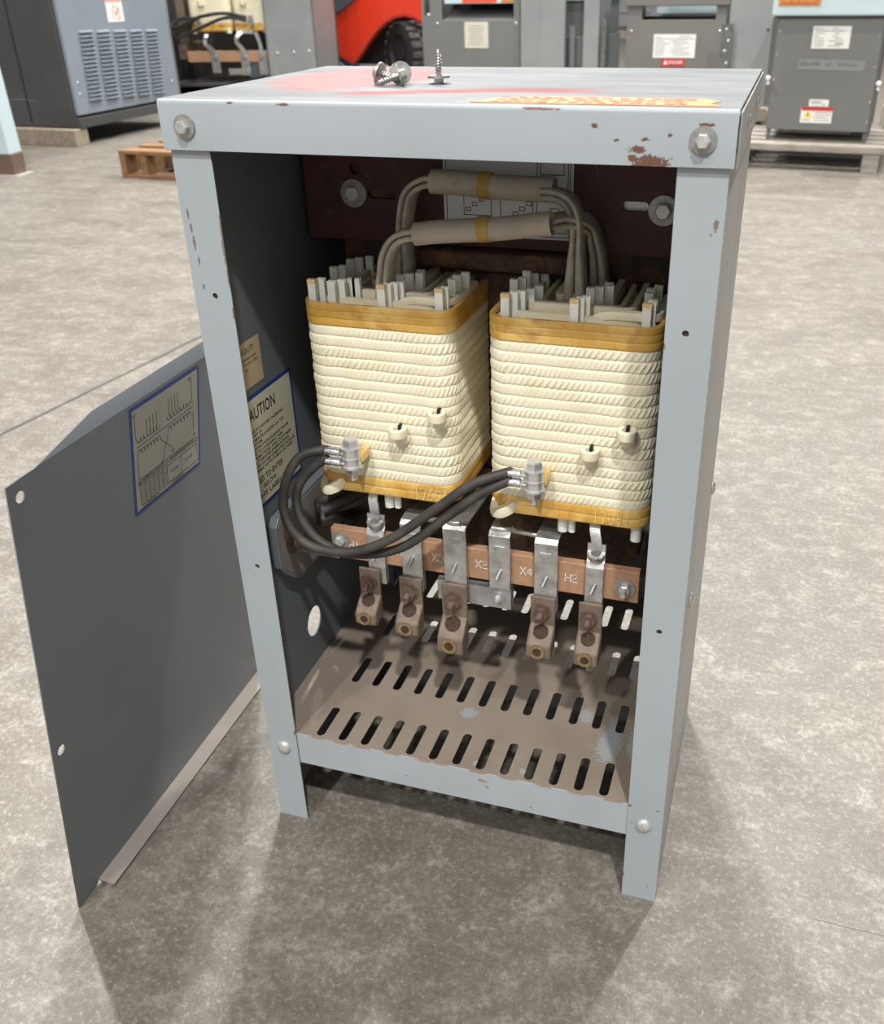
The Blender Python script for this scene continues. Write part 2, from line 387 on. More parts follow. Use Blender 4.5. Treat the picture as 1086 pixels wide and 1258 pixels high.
def curve_mesh(name, splines, thick, mapf, m, parent, two=None):
    """flat plate with holes: first spline outline, the others holes; mapf(u,v,w)"""
    cu = bpy.data.curves.new(name, 'CURVE'); cu.dimensions = '2D'; cu.fill_mode = 'BOTH'; cu.extrude = thick / 2
    for sp in splines:
        s = cu.splines.new('POLY'); s.points.add(len(sp) - 1)
        for i, (x, y) in enumerate(sp): s.points[i].co = (x, y, 0, 1)
        s.use_cyclic_u = True
    t = bpy.data.objects.new('tmp', cu); C.objects.link(t)
    dg = bpy.context.evaluated_depsgraph_get(); dg.update()
    me = bpy.data.meshes.new_from_object(t.evaluated_get(dg))
    bpy.data.objects.remove(t); bpy.data.curves.remove(cu)
    for v in me.vertices: v.co = mapf(v.co.x, v.co.y, v.co.z)
    me.materials.clear()
    for k in (m if isinstance(m, (list, tuple)) else [m]): me.materials.append(M[k])
    bm = bmesh.new(); bm.from_mesh(me)
    bmesh.ops.remove_doubles(bm, verts=bm.verts, dist=1e-6)
    bmesh.ops.recalc_face_normals(bm, faces=bm.faces)
    if two:
        for f in bm.faces: f.material_index = two(f.normal, f.calc_center_median())
    bm.to_mesh(me); bm.free()
    me.name = name
    o = bpy.data.objects.new(name, me); C.objects.link(o)
    if parent: o.parent = parent
    return o
def rectp(x0, y0, x1, y1, r=0, n=5):
    if r <= 0: return [(x0, y0), (x1, y0), (x1, y1), (x0, y1)]
    out = []
    for cx, cy, a in ((x1 - r, y0 + r, -PI / 2), (x1 - r, y1 - r, 0), (x0 + r, y1 - r, PI / 2), (x0 + r, y0 + r, PI)):
        for i in range(n + 1):
            t = a + PI / 2 * i / n; out.append((cx + r * math.cos(t), cy + r * math.sin(t)))
    return out
def circ(x, y, r, n=20, ry=None):
    ry = ry or r
    return [(x + r * math.cos(2 * PI * i / n), y + ry * math.sin(2 * PI * i / n)) for i in range(n)]

_txt = {}
def text(name, parent, rows, m, O, U, W, off=.0004, th=.00015):
    """rows: (string, u, v, width, height) laid on the plane O + u*U + v*W, fitted to width x height"""
    U = V(U).normalized(); W = V(W).normalized(); N = U.cross(W)
    mb = MB()
    for (st, u, v, wd, hh) in rows:
        if st not in _txt:
            cu = bpy.data.curves.new('t', 'FONT'); cu.body = st; cu.size = 1; cu.resolution_u = 2; cu.offset = .014
            t = bpy.data.objects.new('tmp', cu); C.objects.link(t)
            dg = bpy.context.evaluated_depsgraph_get(); dg.update()
            me = bpy.data.meshes.new_from_object(t.evaluated_get(dg))
            _txt[st] = ([tuple(p.co) for p in me.vertices], [tuple(p.vertices) for p in me.polygons])
            bpy.data.objects.remove(t); bpy.data.curves.remove(cu); bpy.data.meshes.remove(me)
        vs, fs = _txt[st]
        x0 = min(p[0] for p in vs); x1 = max(p[0] for p in vs); y0 = min(p[1] for p in vs); y1 = max(p[1] for p in vs)
        mb.add([V(O) + U * (u + (p[0] - x0) / (x1 - x0) * wd) + W * (v + (p[1] - y0) / (y1 - y0) * hh) + N * off for p in vs], fs)
    return obj(name, mb, m, parent)
def strokes(name, parent, lines, m, O, U, W, wd=.0005, off=.0005):
    """drawn lines: each a list of (u,v) points, as thin flat strokes"""
    U = V(U).normalized(); W = V(W).normalized(); N = U.cross(W)
    mb = MB()
    for ln in lines:
        for (a, b) in zip(ln[:-1], ln[1:]):
            p = V(O) + U * a[0] + W * a[1] + N * off; q = V(O) + U * b[0] + W * b[1] + N * off
            d = (q - p); 
            if d.length < 1e-7: continue
            d.normalize(); s = N.cross(d) * (wd / 2)
            e = d * (wd / 2)
            mb.add([p - s - e, q - s + e, q + s + e, p + s - e], [(0, 1, 2, 3)])
    return obj(name, mb, m, parent)

# stroke digits for hand writing and the engraved board
DIG = {
 '1': [[(.5, 0), (.5, 1)]], '7': [[(0, .95), (.9, 1), (.4, 0)]], '0': [[(.5, 1), (.1, .7), (.1, .3), (.5, 0), (.9, .3), (.9, .7), (.5, 1)]],
 '9': [[(.85, .75), (.5, 1), (.15, .75), (.45, .5), (.85, .75), (.6, 0)]], '6': [[(.8, 1), (.3, .6), (.15, .2), (.5, 0), (.85, .25), (.5, .5), (.2, .3)]],
 'X': [[(0, 0), (1, 1)], [(0, 1), (1, 0)]], 'H': [[(0, 0), (0, 1)], [(1, 0), (1, 1)], [(0, .5), (1, .5)]],
 '2': [[(.05, .85), (.3, 1), (.8, 1), (1, .8), (.85, .55), (.15, .45), (0, .2), (0, 0), (1, 0)]],
 '3': [[(0, .85), (.25, 1), (.8, 1), (1, .8), (.8, .55), (.4, .52), (.8, .5), (1, .25), (.8, 0), (.2, 0), (0, .15)]],
 '4': [[(.75, 0), (.75, 1), (0, .3), (1, .3)]],
}
def glyphs(s, u, v, w, h, gap=.3):
    out = []
    for i, ch in enumerate(s):
        for ln in DIG[ch]:
            out.append([(u + i * w * (1 + gap) + a * w, v + b * h) for a, b in ln])
    return out

def hexbolt(name, parent, p, ax, r=.006, h=.005, wr=.0095, wt=.0014, m='zinc', stud=0, label=None, dome=False):
    ax = V(ax).normalized(); p = V(p)
    b = MB().cyl(p, p + ax * wt, wr, wr * .97, 32)
    if dome: b.dome(p + ax * wt, ax, r * 1.3, h * .5)
    b.cyl(p + ax * wt, p + ax * (wt + h * .85), r, r, 6)
    b.cyl(p + ax * (wt + h * .85), p + ax * (wt + h), r, r * .82, 6)
    if stud: b.cyl(p + ax * (wt + h), p + ax * (wt + h + stud), r * .5, r * .45, 16)
    o = obj(name, b, ['washer', 'steel' if m == 'zinc' else m], parent, smooth=30)
    for p in o.data.polygons:
        if p.index >= 34 + (24 * 6 + 1 if dome else 0): p.material_index = 1
    if label: o['label'] = label
    return o

# ================================================================== THE TRANSFORMER
W_, H_, TOP, D_ = .43, .727, .765, .298
T = thing('electrical_transformer', 'open grey dry-type transformer on the concrete floor, two cream wound coils inside its enclosure', 'transformer')

# --- top cap: bent sheet, side flanges, blind rear flange
cap = MB()
prof = []
R = .0035
for i in range(5):
    t = PI / 2 * i / 4; prof.append((-.004 + R - R * math.cos(t), TOP - R + R * math.sin(t)))
prof = [(-.004, H_ + .001), (-.0034, H_ + .0004)][:1] + prof + [(D_ + .003, TOP), (D_ + .003, H_ + .001)]
inner = [(y + (.0015 if k < 3 else (.0015 if k < len(prof) - 2 else -.0015)), z - (0 if k in (0, len(prof) - 1) else .0015)) for k, (y, z) in enumerate(prof)]
poly = prof + inner[::-1]
nseg = len(poly)
vs = [(-.003, y, z) for y, z in poly] + [(W_ + .003, y, z) for y, z in poly]
fs = [(i, (i + 1) % nseg, nseg + (i + 1) % nseg, nseg + i) for i in range(nseg)]
for q in range(len(prof) - 1):
    a, b_, c_, d_ = q, q + 1, nseg - 2 - q, nseg - 1 - q
    fs.append((a, b_, c_, d_)); fs.append((nseg + d_, nseg + c_, nseg + b_, nseg + a))
cap.add(vs, fs)
capo = obj('top_cap', cap, ['cap', 'captop', 'side_out'], T, smooth=50)
for p in capo.data.polygons:
    if p.normal.z > .9 and p.center.z > TOP - .001: p.material_index = 1
for x0, x1 in ((-.0048, -.0033), (W_ + .0033, W_ + .0048)):
    obj('side_flange', MB().box((x0, .0012, H_ - .0005), (x1, D_ + .002, TOP - .0022)), 'side_out', capo, bev=.0006)
# --- orange sticker and marks on the cap
st = MB().prism([(.246, .008), (.30, .006), (.42, .006), (.412, .02), (.418, .034), (.405, .046), (.33, .05), (.28, .047), (.256, .034)], lambda u, v, w: (u, v, w), TOP + .0001, TOP + .0005)
sto = obj('orange_sticker', st, 'orange', capo); sto['label'] = 'torn orange sticker with rows of lettering'
rows = []
rnd = random.Random(3)
for r_ in range(3):
    u = .262
    while u < .40:
        l = rnd.uniform(.002, .005)
        rows.append([(u, .012 + r_ * .013), (u + l, .012 + r_ * .013 + rnd.uniform(-.001, .001))]); u += l + rnd.uniform(.004, .009)
strokes('sticker_print', sto, rows, 'purpleink', (0, 0, TOP + .0005), (1, 0, 0), (0, 1, 0), .0032)

# --- posts with screw holes
def front_post(x0, x1, hx, side):
    holes = [circ(hx, .6107, .0026), circ(hx, .3405, .0026)]
    o = curve_mesh('front_post', [rectp(x0, 0, x1, H_)] + holes, .0016, lambda u, v, w: (u, .0008 + w, v), ['post', 'legin'], T, two=lambda n, c: 1 if n.y > .9 else 0)
    b = MB().cyl((hx, .0017, .6107), (hx, .0037, .6107), .0034, n=16).cyl((hx, .0017, .3405), (hx, .0037, .3405), .0034, n=16)
    obj('clip_nut', b, 'rust', o)
    return o
pL = front_post(0, .0346, .0196, -1)
pR = front_post(W_ - .0346, W_, W_ - .0196, 1)
# rounded outer bend of the right post
rb = MB()
pts = [(W_ - .0001 + .0 + (.004 * math.sin(PI / 2 * i / 5)), .0001 + .004 - .004 * math.cos(PI / 2 * i / 5)) for i in range(6)]
# --- side panels (full height) ; left one has a knock-out hole
def panel_map(x):
    return lambda u, v, w: (x + w, u, v)
leftp = curve_mesh('side_panel', [rectp(0.0018, 0, D_, H_), circ(.127, .182, .0175, 28, .0185)], .0016, panel_map(.0008), ['inner', 'side_out', 'legin'], T,
                   two=lambda n, c: 1 if n.x < -.5 else 0)
rightp = curve_mesh('side_panel', [rectp(0.0018, 0, D_, H_)], .0016, panel_map(W_ - .0008), ['inner', 'side_out'], T, two=lambda n, c: 1 if n.x > .5 else 0)
# lower inner corner of left leg below the pan: dirty angle
la = MB().box((.0018, .0018, .0), (.0032, .10, .1235))
obj('leg_angle', la, 'legin', T)
la = MB().box((W_ - .0032, .0018, .0), (W_ - .0018, .10, .1235))
obj('leg_angle', la, 'legin', T)
# --- rear box
rp = MB()
YR = .358
rp.box((.03, YR - .0016, .110), (.40, YR, H_ - .004))
rp.box((.0285, .298, .0), (.0301, YR, H_ - .004))
rp.box((.40, .298, .0), (.4016, YR, H_ - .004))
rp.box((.0018, .2965, .0), (.03, .298, H_ - .002))
rp.box((.4, .2965, .0), (.4282, .298, H_ - .002))
rp.box((.0285, .298, H_ - .0055), (.4016, YR, H_ - .004))
obj('rear_panel', rp, 'inner', T)
obj('slot_shade_plate', MB().box((.0285, .215, 0), (.4016, .380, .004)), 'floor_shade_plate', T)  # added plate, black in place of the unlit ground seen through the slots
# --- slotted floor pan
zf = .1264
outline = [(.0018, .0035), (.4282, .0035), (.4282, .2955), (.3995, .2955), (.3995, .356), (.031, .356), (.031, .2955), (.0018, .2955)]
slots = []
for r_ in range(4):
    for k in range(13):
        cx = .0594 + .0258 * k; cy = .0301 + .0919 * r_
        if r_ == 3 and (cx < .05 or cx > .385): continue
        slots.append(rectp(cx - .0047, cy - .0235, cx + .0047, cy + .0235, .0046, 4))
pan = curve_mesh('slotted_floor_pan', [outline] + slots, .0014, lambda u, v, w: (u, v, zf - .0007 + w), ['pan', 'inner'], T, two=lambda n, c: 1 if n.z < -.5 else 0)
lip = MB().box((.0352, .0019, .0855), (.3948, .0034, zf)).box((.0018, .0019, .0855), (.4282, .0034, zf))
obj('front_lip', MB().box((.0018, .0019, .0855), (.4282, .0034, zf + .0002)), 'lip', pan)
obj('under_flange', MB().box((.0018, .0034, .0855), (.4282, .02, .0868)), 'rust', pan)
# --- enclosure hardware
for x in (.0186, W_ - .0186):
    hexbolt('cap_bolt', T, (x, -.0041, .7454), (0, -1, 0), .0052, .0052, .0092, .0016, 'zinc' if x < .2 else 'galvbolt', label='hex bolt with round flange')
for x in (.0183, W_ - .0183):
    b = MB().cyl((x, -.0001, .1054), (x, -.0012, .1054), .0080, .0076, 28).dome((x, -.0012, .1054), (0, -1, 0), .0076, .0036, 28)
    obj('carriage_bolt', b, 'galvbolt', T, smooth=40)
for (y, z) in ((.075, .328), (.292, .334)):
    b = MB().dome((W_ + .0002, y, z), (1, 0, 0), .0078, .004, 24)
    obj('carriage_bolt', b, 'zinc', T, smooth=40)
for (y, z) in ((.08, .318), (.25, .318)):
    b = MB().dome((-.0002, y, z), (-1, 0, 0), .0078, .004, 24)
    obj('carriage_bolt', b, 'zinc', T, smooth=40)
for y in (.10, .22):
    obj('side_screw', MB().dome((W_ + .0052, y, .745), (1, 0, 0), .005, .002, 16), 'zinc', T, smooth=40)

# --- labels on the left inner wall
XL = .0018
def wall_label(name, y0, z0, y1, z1, m, border=None, label=None):
    o = obj(name, MB().box((XL, y0, z0), (XL + .0003, y1, z1)), m, T)
    if label: o['label'] = label
    return o
cl = wall_label('caution_label', .012, .375, .140, .494, 'blue', label='cream caution label with blue border')
obj('label_face', MB().box((XL + .0003, .0155, .379), (XL + .00045, .1365, .490)), 'cream_label', cl)
rows = [('CAUTION', .042, .4685, .060, .0130)]
z = .4595
for t_, a_, w_ in (('BOLTS LOCATED UNDER END', .050, .066), ('CAPS (2)', .050, .020), ('SHIPPING BRACES LOCATED ON TOP', .034, .080), ('AND BOTTOM', .034, .034), ('USE PROTECTION SLEEVES FROM', .034, .088),
                   ('CONDUIT TO CHANGING TAPS', .034, .074), ('FOR CONNECTIONS AND CUSTOMER', .030, .097), ('TAP BOLT BEFORE ENERGIZING', .030, .090), ('DO NOT PLACE ON OR OVER COMBUSTIBLE SURFACES', .020, .112), ('OR IN AREAS WITH PUBLIC ACCESS', .030, .096)):
    rows.append((t_, a_, z - .0031, w_, .0031)); z -= .0047
rows += [('CABLES TO ENTER', .038, .4020, .064, .0062), ('BELOW', .060, .3935, .026, .0056), ('THIS LABEL', .046, .3850, .050, .0056)]
text('label_print', cl, rows, 'ink', (XL + .00045, 0, 0), (0, 1, 0), (0, 0, 1), .0002)
tl = wall_label('maker_sticker', .018, .502, .088, .547, 'tan_label', label='yellowed torn paper sticker')
rows = [('HEVI-DUTY', .043, .5355, .034, .0062), ('DRY TYPE TRANSFORMER', .038, .5295, .042, .0022), ('INDOOR USE', .046, .5245, .034, .0026), ('120', .056, .519, .006, .0025)]
text('sticker_print', tl, rows, 'greyink', (XL + .0003, 0, 0), (0, 1, 0), (0, 0, 1), .0002)

# --- core: clamps and yokes
def clampf(z0, z1, holes, name='core_clamp', x0=.013, x1=.417, m='red'):
    o = curve_mesh(name, [rectp(x0, z0, x1, z1)] + holes, .006, lambda u, v, w: (u, .197 + w, v), m, T)
    return o
top_clamp = clampf(.615, .722, [circ(.067, .683, .0058), rectp(.079, .6555, .109, .6635, .0038), rectp(.328, .6545, .352, .6635, .0042)])
b = MB().box((.013, .2, .716), (.417, .285, .722)).box((.013, .282, .615), (.417, .288, .722))
obj('clamp_channel', b, 'red', top_clamp)
obj('slot_backing', MB().box((.06, .2005, .650), (.13, .2025, .690)), 'rust', top_clamp)
obj('slot_backing', MB().box((.32, .2005, .650), (.36, .2025, .670)), 'galvbolt', top_clamp)
for x, z in ((.065, .660), (.3655, .657)):
    hexbolt('clamp_bolt', top_clamp, (x, .194, z), (0, -1, 0), .0078, .006, .0138, .0022, 'galvbolt')
yk = MB().box((.045, .2036, .585), (.385, .28, .716)).box((.045, .2036, .29), (.11, .28, .59)).box((.18, .2036, .29), (.25, .28, .59)).box((.32, .2036, .29), (.385, .28, .59)).box((.045, .2036, .27), (.385, .28, .33))
obj('iron_core', yk, 'rust', T, bev=.002)
obj('yoke_pad', MB().box((.135, .176, .597), (.305, .203, .6135)), 'rust', T, bev=.003)
low_clamp = clampf(.262, .375, [], x0=.018, x1=.412, m='rust')
obj('clamp_flange', MB().box((.018, .2, .262), (.412, .285, .267)), 'rust', low_clamp)
for x in (.05, .378):
    hexbolt('clamp_bolt', low_clamp, (x, .194, .335), (0, -1, 0), .0078, .006, .0138, .0022, 'galvbolt')
# --- diagram sheet on the clamp
sh = obj('diagram_sheet', MB().prism([(.158, .625), (.283, .6255), (.283, .704), (.158, .704)], lambda u, v, w: (u, w, v), .1932, .1936), 'sheet', T)
sh['label'] = 'white printed wiring diagram sheet'
L_ = []
O0 = (0, .1931, 0)
def rc(x0, z0, x1, z1): return [(x0, z0), (x1, z0), (x1, z1), (x0, z1), (x0, z0)]
L_ += [rc(.161, .628, .28, .701), rc(.178, .645, .205, .676), rc(.214, .635, .245, .674), rc(.249, .632, .278, .699)]
for k in range(5): L_.append(rc(.180 + k * .0065, .649 + k * .0045, .1845 + k * .0065, .652 + k * .0045))
for k in range(4): L_.append(rc(.226 + k * .0065, .646 + k * .005, .231 + k * .0065, .6495 + k * .005))
L_ += [rc(.264, .636, .272, .642), rc(.262, .648, .27, .654), rc(.252, .684, .274, .695)]
strokes('diagram_lines', sh, L_, 'ink', O0, (1, 0, 0), (0, 0, 1), .0007, .0002)

# --- coils -----------------------------------------------------------------
def rrect_loop(x0, y0, x1, y1, r, step):
    pts = []; per = 0
    segs = [((x0 + r, y0), (x1 - r, y0)), ('a', x1 - r, y0 + r, -PI / 2), ((x1, y0 + r), (x1, y1 - r)), ('a', x1 - r, y1 - r, 0), ((x1 - r, y1), (x0 + r, y1)), ('a', x0 + r, y1 - r, PI / 2), ((x0, y1 - r), (x0, y0 + r)), ('a', x0 + r, y0 + r, PI)]
    for s in segs:
        if s[0] == 'a':
            n = max(4, int(r * PI / 2 / step))
            for i in range(n):
                t = s[3] + PI / 2 * i / n; pts.append((s[1] + r * math.cos(t), s[2] + r * math.sin(t), math.cos(t), math.sin(t), per + r * PI / 2 * i / n))
            per += r * PI / 2
        else:
            (ax, ay), (bx, by) = s; l = math.hypot(bx - ax, by - ay); n = max(2, int(l / step))
            nx, ny = (by - ay) / l, -(bx - ax) / l
            for i in range(n):
                k = i / n; pts.append((ax + (bx - ax) * k, ay + (by - ay) * k, nx, ny, per + l * k))
            per += l
    return pts, per

def winding(name, parent, x0, y0, x1, y1, r, z0, z1, turns, m, crease=.0013, bulge=.0009, step=.00072, rings=8, seed=0, lean=1.0, inner=.012):
    rn = random.Random(seed)
    loop, per = rrect_loop(x0, y0, x1, y1, r, step); n = len(loop)
    th = (z1 - z0) / turns
    ph = [rn.uniform(0, 1) for _ in range(turns)]
    wob = [(rn.uniform(0, 6), rn.uniform(.00015, .0004)) for _ in range(turns + 1)]
    pitch = [rn.uniform(.0046, .0058) for _ in range(turns)]
    vs = []; fs = []
    def zline(k, s):
        if k in (0, turns): return 0
        return wob[k][1] * (math.sin(s * 60 + wob[k][0]) + .6 * math.sin(s * 170 + wob[k][0] * 3))
    rows = 0
    for t in range(turns):
        for j in range(rings):
            f = j / (rings - 1) if t == turns - 1 else j / rings
            for (x, y, nx, ny, s) in loop:
                zz = z0 + (t + f) * th + zline(t, s) * (1 - f) + zline(t + 1, s) * f
                prof = math.sin(PI * min(max(f, 0.0), 1.0)) ** .3 if 0 < f < 1 else 0.0
                q = (s / pitch[t] - lean * f * 1.1 + ph[t] + .25 * math.sin(s * 90 + t * 2.3)) % 1.0
                cr = max(0.0, 1 - abs(q - .5) / .20)
                d = bulge * prof + crease * cr * prof * (.6 + .4 * math.sin(s * 37 + t * 1.7))
                bow = .0018 * math.sin(PI * (zz - z0) / (z1 - z0))
                vs.append((x + nx * (d - .0012 - 0 * bow), y + ny * (d - .0012), zz))
            rows += 1
    for k in range(rows - 1):
        for i in range(n):
            j = (i + 1) % n
            fs.append((k * n + i, k * n + j, (k + 1) * n + j, (k + 1) * n + i))
    # closed bottom and top rims with an inner wall
    o0 = len(vs)
    for zz in (z0, z1):
        for (x, y, nx, ny, s) in loop: vs.append((x - nx * inner, y - ny * inner, zz))
    for i in range(n):
        j = (i + 1) % n
        fs.append((i, o0 + i, o0 + j, j)); fs.append(((rows - 1) * n + i, (rows - 1) * n + j, o0 + n + j, o0 + n + i))
        fs.append((o0 + i, o0 + n + i, o0 + n + j, o0 + j))
    mb = MB(); mb.v = vs; mb.f = fs
    return obj(name, mb, m, parent, smooth=35)

def tap_loop(parent, x, z, y=.09):
    """tape-wrapped loop of conductor brought out of the winding, open at the top back"""
    b = MB()
    pts = []
    R_ = .0066
    for i in range(15):
        t = math.radians(28 + 304 * i / 14)
        pts.append((x - R_ * math.sin(t) * 1.0, y - .0085 + R_ * math.cos(t) * 1.15, z + .001))
    sec = [(-.0022, -.0045), (.0022, -.0045), (.0026, 0), (.0022, .0045), (-.0022, .0045), (-.0026, 0)]
    b.sweep(pts, sec, up=(0, 0, 1))
    o = obj('tap_loop', b, 'paper', parent, bev=.0008, smooth=50)
    # taped tail below
    b = MB(); b.dome((x + .001, y - .001, z - .009), (0, -1, 0), .0075, .006, 16, 5)
    obj('tap_tail', b, 'paper', o, smooth=60)
    obj('tap_slot', MB().box((x - .0013, y - .0045, z - .002), (x + .0013, y + .0006, z + .0062)), 'blackpart', o)
    return o

def spacer(parent, x, y, z0=.566, z1=.600, w=.0075, d=.0048, rot=0, tip=False):
    # channel (I-section) stick
    h = w / 2; t = .0013
    sec = [(-h, -d / 2), (h, -d / 2), (h, -d / 2 + t), (t / 1.5, -d / 2 + t), (t / 1.5, d / 2 - t), (h, d / 2 - t), (h, d / 2), (-h, d / 2), (-h, d / 2 - t), (-t / 1.5, d / 2 - t), (-t / 1.5, -d / 2 + t), (-h, -d / 2 + t)]
    c, s = math.cos(rot), math.sin(rot)
    b = MB().prism(sec, lambda u, v, w_: (x + u * c - v * s, y + u * s + v * c, w_), z0, z1)
    o = obj('spacer_stick', b, 'stick', parent)
    if tip:
        b = MB().prism([(-h - .0002, -d / 2 - .0002), (h + .0002, -d / 2 - .0002), (h + .0002, d / 2), (-h - .0002, d / 2)], lambda u, v, w_: (x + u * c - v * s, y + u * s + v * c, w_), z1 - .0035, z1 + .0002)
        obj('stained_tip', b, 'sticktip', o)
    return o

def coil(x0, x1, seed, num, taps):
    y0, y1 = .09, .288
    r = .020
    c = winding('wound_coil', T, x0, y0, x1, y1, r, .4045, .5605, 15, 'paper', seed=seed)
    c['label'] = 'cream paper-wrapped coil on the ' + ('left' if x0 < .1 else 'right')
    tb = winding('amber_band', c, x0 - .001, y0 - .001, x1 + .001, y1 + .001, r, .5605, .5815, 3, 'amber', crease=.00012, bulge=.0006, step=.003, seed=seed + 1, inner=.005)
    bb = winding('amber_band', c, x0 - .001, y0 - .001, x1 + .001, y1 + .001, r, .3865, .4045, 2, 'amber', crease=.00012, bulge=.0006, step=.003, seed=seed + 2)
    # dark filling cap under the coil
    # inner layers
    for k, (ins, th_, zt) in enumerate(((.014, .004, .5835), (.027, .005, .588), (.039, .004, .586), (.050, .006, .590))):
        xx0, xx1, yy0, yy1 = x0 + ins, x1 - ins, y0 + ins * 1.05, y1 - ins
        if xx1 - xx0 < .03: continue
        rr = max(.006, r - ins * .35)
        loop, _ = rrect_loop(xx0, yy0, xx1, yy1, rr, .004)
        loi, _ = rrect_loop(xx0 + th_, yy0 + th_, xx1 - th_, yy1 - th_, rr, .004)
        b = MB(); n = len(loop)
        vs = [(p[0], p[1], .39) for p in loop] + [(p[0], p[1], zt) for p in loop] + [(p[0] - p[2] * th_, p[1] - p[3] * th_, zt) for p in loop] + [(p[0] - p[2] * th_, p[1] - p[3] * th_, .39) for p in loop]
        fs = []
        for q in range(4):
            for i in range(n): fs.append((q * n + i, q * n + (i + 1) % n, ((q + 1) % 4) * n + (i + 1) % n, ((q + 1) % 4) * n + i))
        b.add(vs, fs)
        obj('inner_winding', b, 'layer', c, smooth=40)
    # paper bed between layers, a little below the rim
    b = MB()
    loop, _ = rrect_loop(x0 + .005, y0 + .005, x1 - .005, y1 - .005, .016, .004); n = len(loop)
    b.add([(p[0], p[1], .5765) for p in loop] + [(p[0] - p[2] * .040, p[1] - p[3] * .040, .5765) for p in loop] , [(i, (i + 1) % n, n + (i + 1) % n, n + i) for i in range(n)])
    obj('layer_bed', b, 'layer', c)
    # spacers: front row, receding rows and the ducts going back along the left
    spot = [(.010, .0115, 1), (.0165, .018, 0), (.030, .0115, 0), (.037, .018, 0), (.043, .027, 0), (.048, .027, 0), (.080, .0100, 1), (.084, .0155, 0), (.088, .0210, 0), (.092, .0265, 0), (.135, .0115, 1), (.138, .0185, 0)]
    if x0 > .1:
        spot = [(.016, .0110, 1), (.022, .018, 0), (.027, .025, 0), (.033, .034, 0), (.038, .045, 0), (.078, .0100, 1), (.082, .0155, 0), (.086, .0210, 0), (.140, .0120, 1), (.143, .019, 0), (.143, .028, 0)]
    for (a, b_, tp) in spot:
        spacer(c, x0 + a, y0 + b_, .566, .6 - b_ * .03, tip=bool(tp))
    for (a, b_) in [(.012, .055), (.018, .062), (.016, .085), (.022, .092), (.030, .10), (.085, .045), (.092, .05), (.1, .056), (.098, .064), (.137, .042), (.137, .055), (.142, .066)]:
        spacer(c, x0 + a, y0 + b_, .566, .6)
    # wrapped lead running across the front of the opening
    xs = x0 + .095
    b = MB().sweep(smooth_path([(xs, .112, .578), (xs + .004, .109, .583), (xs + .015, .107, .5862), (xs + .035, .107, .5862), (x1 - .010, .112, .585), (x1 - .006, .13, .583), (x1 - .006, .18, .582)], 6), [(-.0035, -.0035), (.0035, -.0035), (.0042, 0), (.0035, .0035), (-.0035, .0035), (-.0042, 0)], up=(0, 0, 1))
    obj('wrapped_lead', b, 'paper', c, smooth=60)
    for (tx, tz) in taps: tap_loop(c, tx, tz)
    # hand-written number on the lower band
    strokes('chalk_number', bb, glyphs(num, (.153 if x0 < .1 else .332), .3885, .0055, .0135, .35), 'chalk', (0, y0 - .0012, 0), (1, 0, 0), (0, 0, 1), .0007, .0007)
    # bottom sticks
    for xx in ((.120, .129) if x0 < .1 else (.301, .310, .372)):
        b = MB().cyl((xx, y0 + .012, .368), (xx, y0 + .012, .392), .0052 if xx not in (.129, .310) else .0036, n=12)
        obj('bottom_spacer', b, 'stick', c, smooth=40)
    # folded end of the winding at the lower left
    ex = x0 + .010
    b = MB().sweep(smooth_path([(ex - .004, y0 + .012, .392), (ex - .003, y0 - .001, .3885), (ex + .004, y0 - .005, .3885), (ex + .012, y0 - .003, .3925), (ex + .017, y0 + .004, .397)], 5), [(-.0035, -.005), (.0035, -.005), (.0045, 0), (.0035, .005), (-.0035, .005), (-.0045, 0)], up=(0, 0, 1))
    obj('winding_end', b, 'paper', c, smooth=60)
    return c
cL = coil(.048, .197, 11, '17601', [(.1425, .462), (.183, .483)])
cR = coil(.2285, .3835, 23, '17091', [(.3285, .463), (.3605, .486)])

# --- sleeves and series leads over the coils
def sleeve(a, b_, r, r_end, tape):
    a, b_ = V(a), V(b_)
    mb = MB()
    pts = [a + (b_ - a) * (i / 8) + V((0, 0, .0006 * math.sin(i))) for i in range(9)]
    n = 20; sec = [((r * 1.0) * math.cos(2 * PI * k / n), (r * .93) * math.sin(2 * PI * k / n)) for k in range(n)]
    seci = [(x * .86, y * .86) for x, y in sec]
    # open-ended: outer and inner skins
    d = (b_ - a).normalized(); A = V((0, 0, 1)).cross(d).normalized(); B = d.cross(A)
    vs = []; fs = []
    for k, p in enumerate(pts):
        for (x, y) in sec: vs.append(p + A * x + B * y)
    for k, p in enumerate(pts):
        for (x, y) in seci: vs.append(p + A * x + B * y)
    N = len(pts); off = N * n
    for k in range(N - 1):
        for i in range(n):
            j = (i + 1) % n
            fs.append((k * n + i, k * n + j, (k + 1) * n + j, (k + 1) * n + i)); fs.append((off + k * n + i, off + (k + 1) * n + i, off + (k + 1) * n + j, off + k * n + j))
    for i in range(n):
        j = (i + 1) % n
        fs.append((i, off + i, off + j, j)); q = (N - 1) * n
        fs.append((q + i, q + j, off + q + j, off + q + i))
    mb.add(vs, fs)
    o = obj('insulating_sleeve', mb, 'sleeve', T, smooth=50)
    p = a + (b_ - a) * tape
    tb = MB().ring(p - d * .0055, d, r * 1.03, r * .8, .011)
    obj('tape_band', tb, 'ytape', o, smooth=50)
    return o
sleeve((.157, .165, .6795), (.272, .165, .6760), .0118, 0, .45)
sleeve((.156, .120, .642), (.281, .120, .657), .0110, 0, .52)
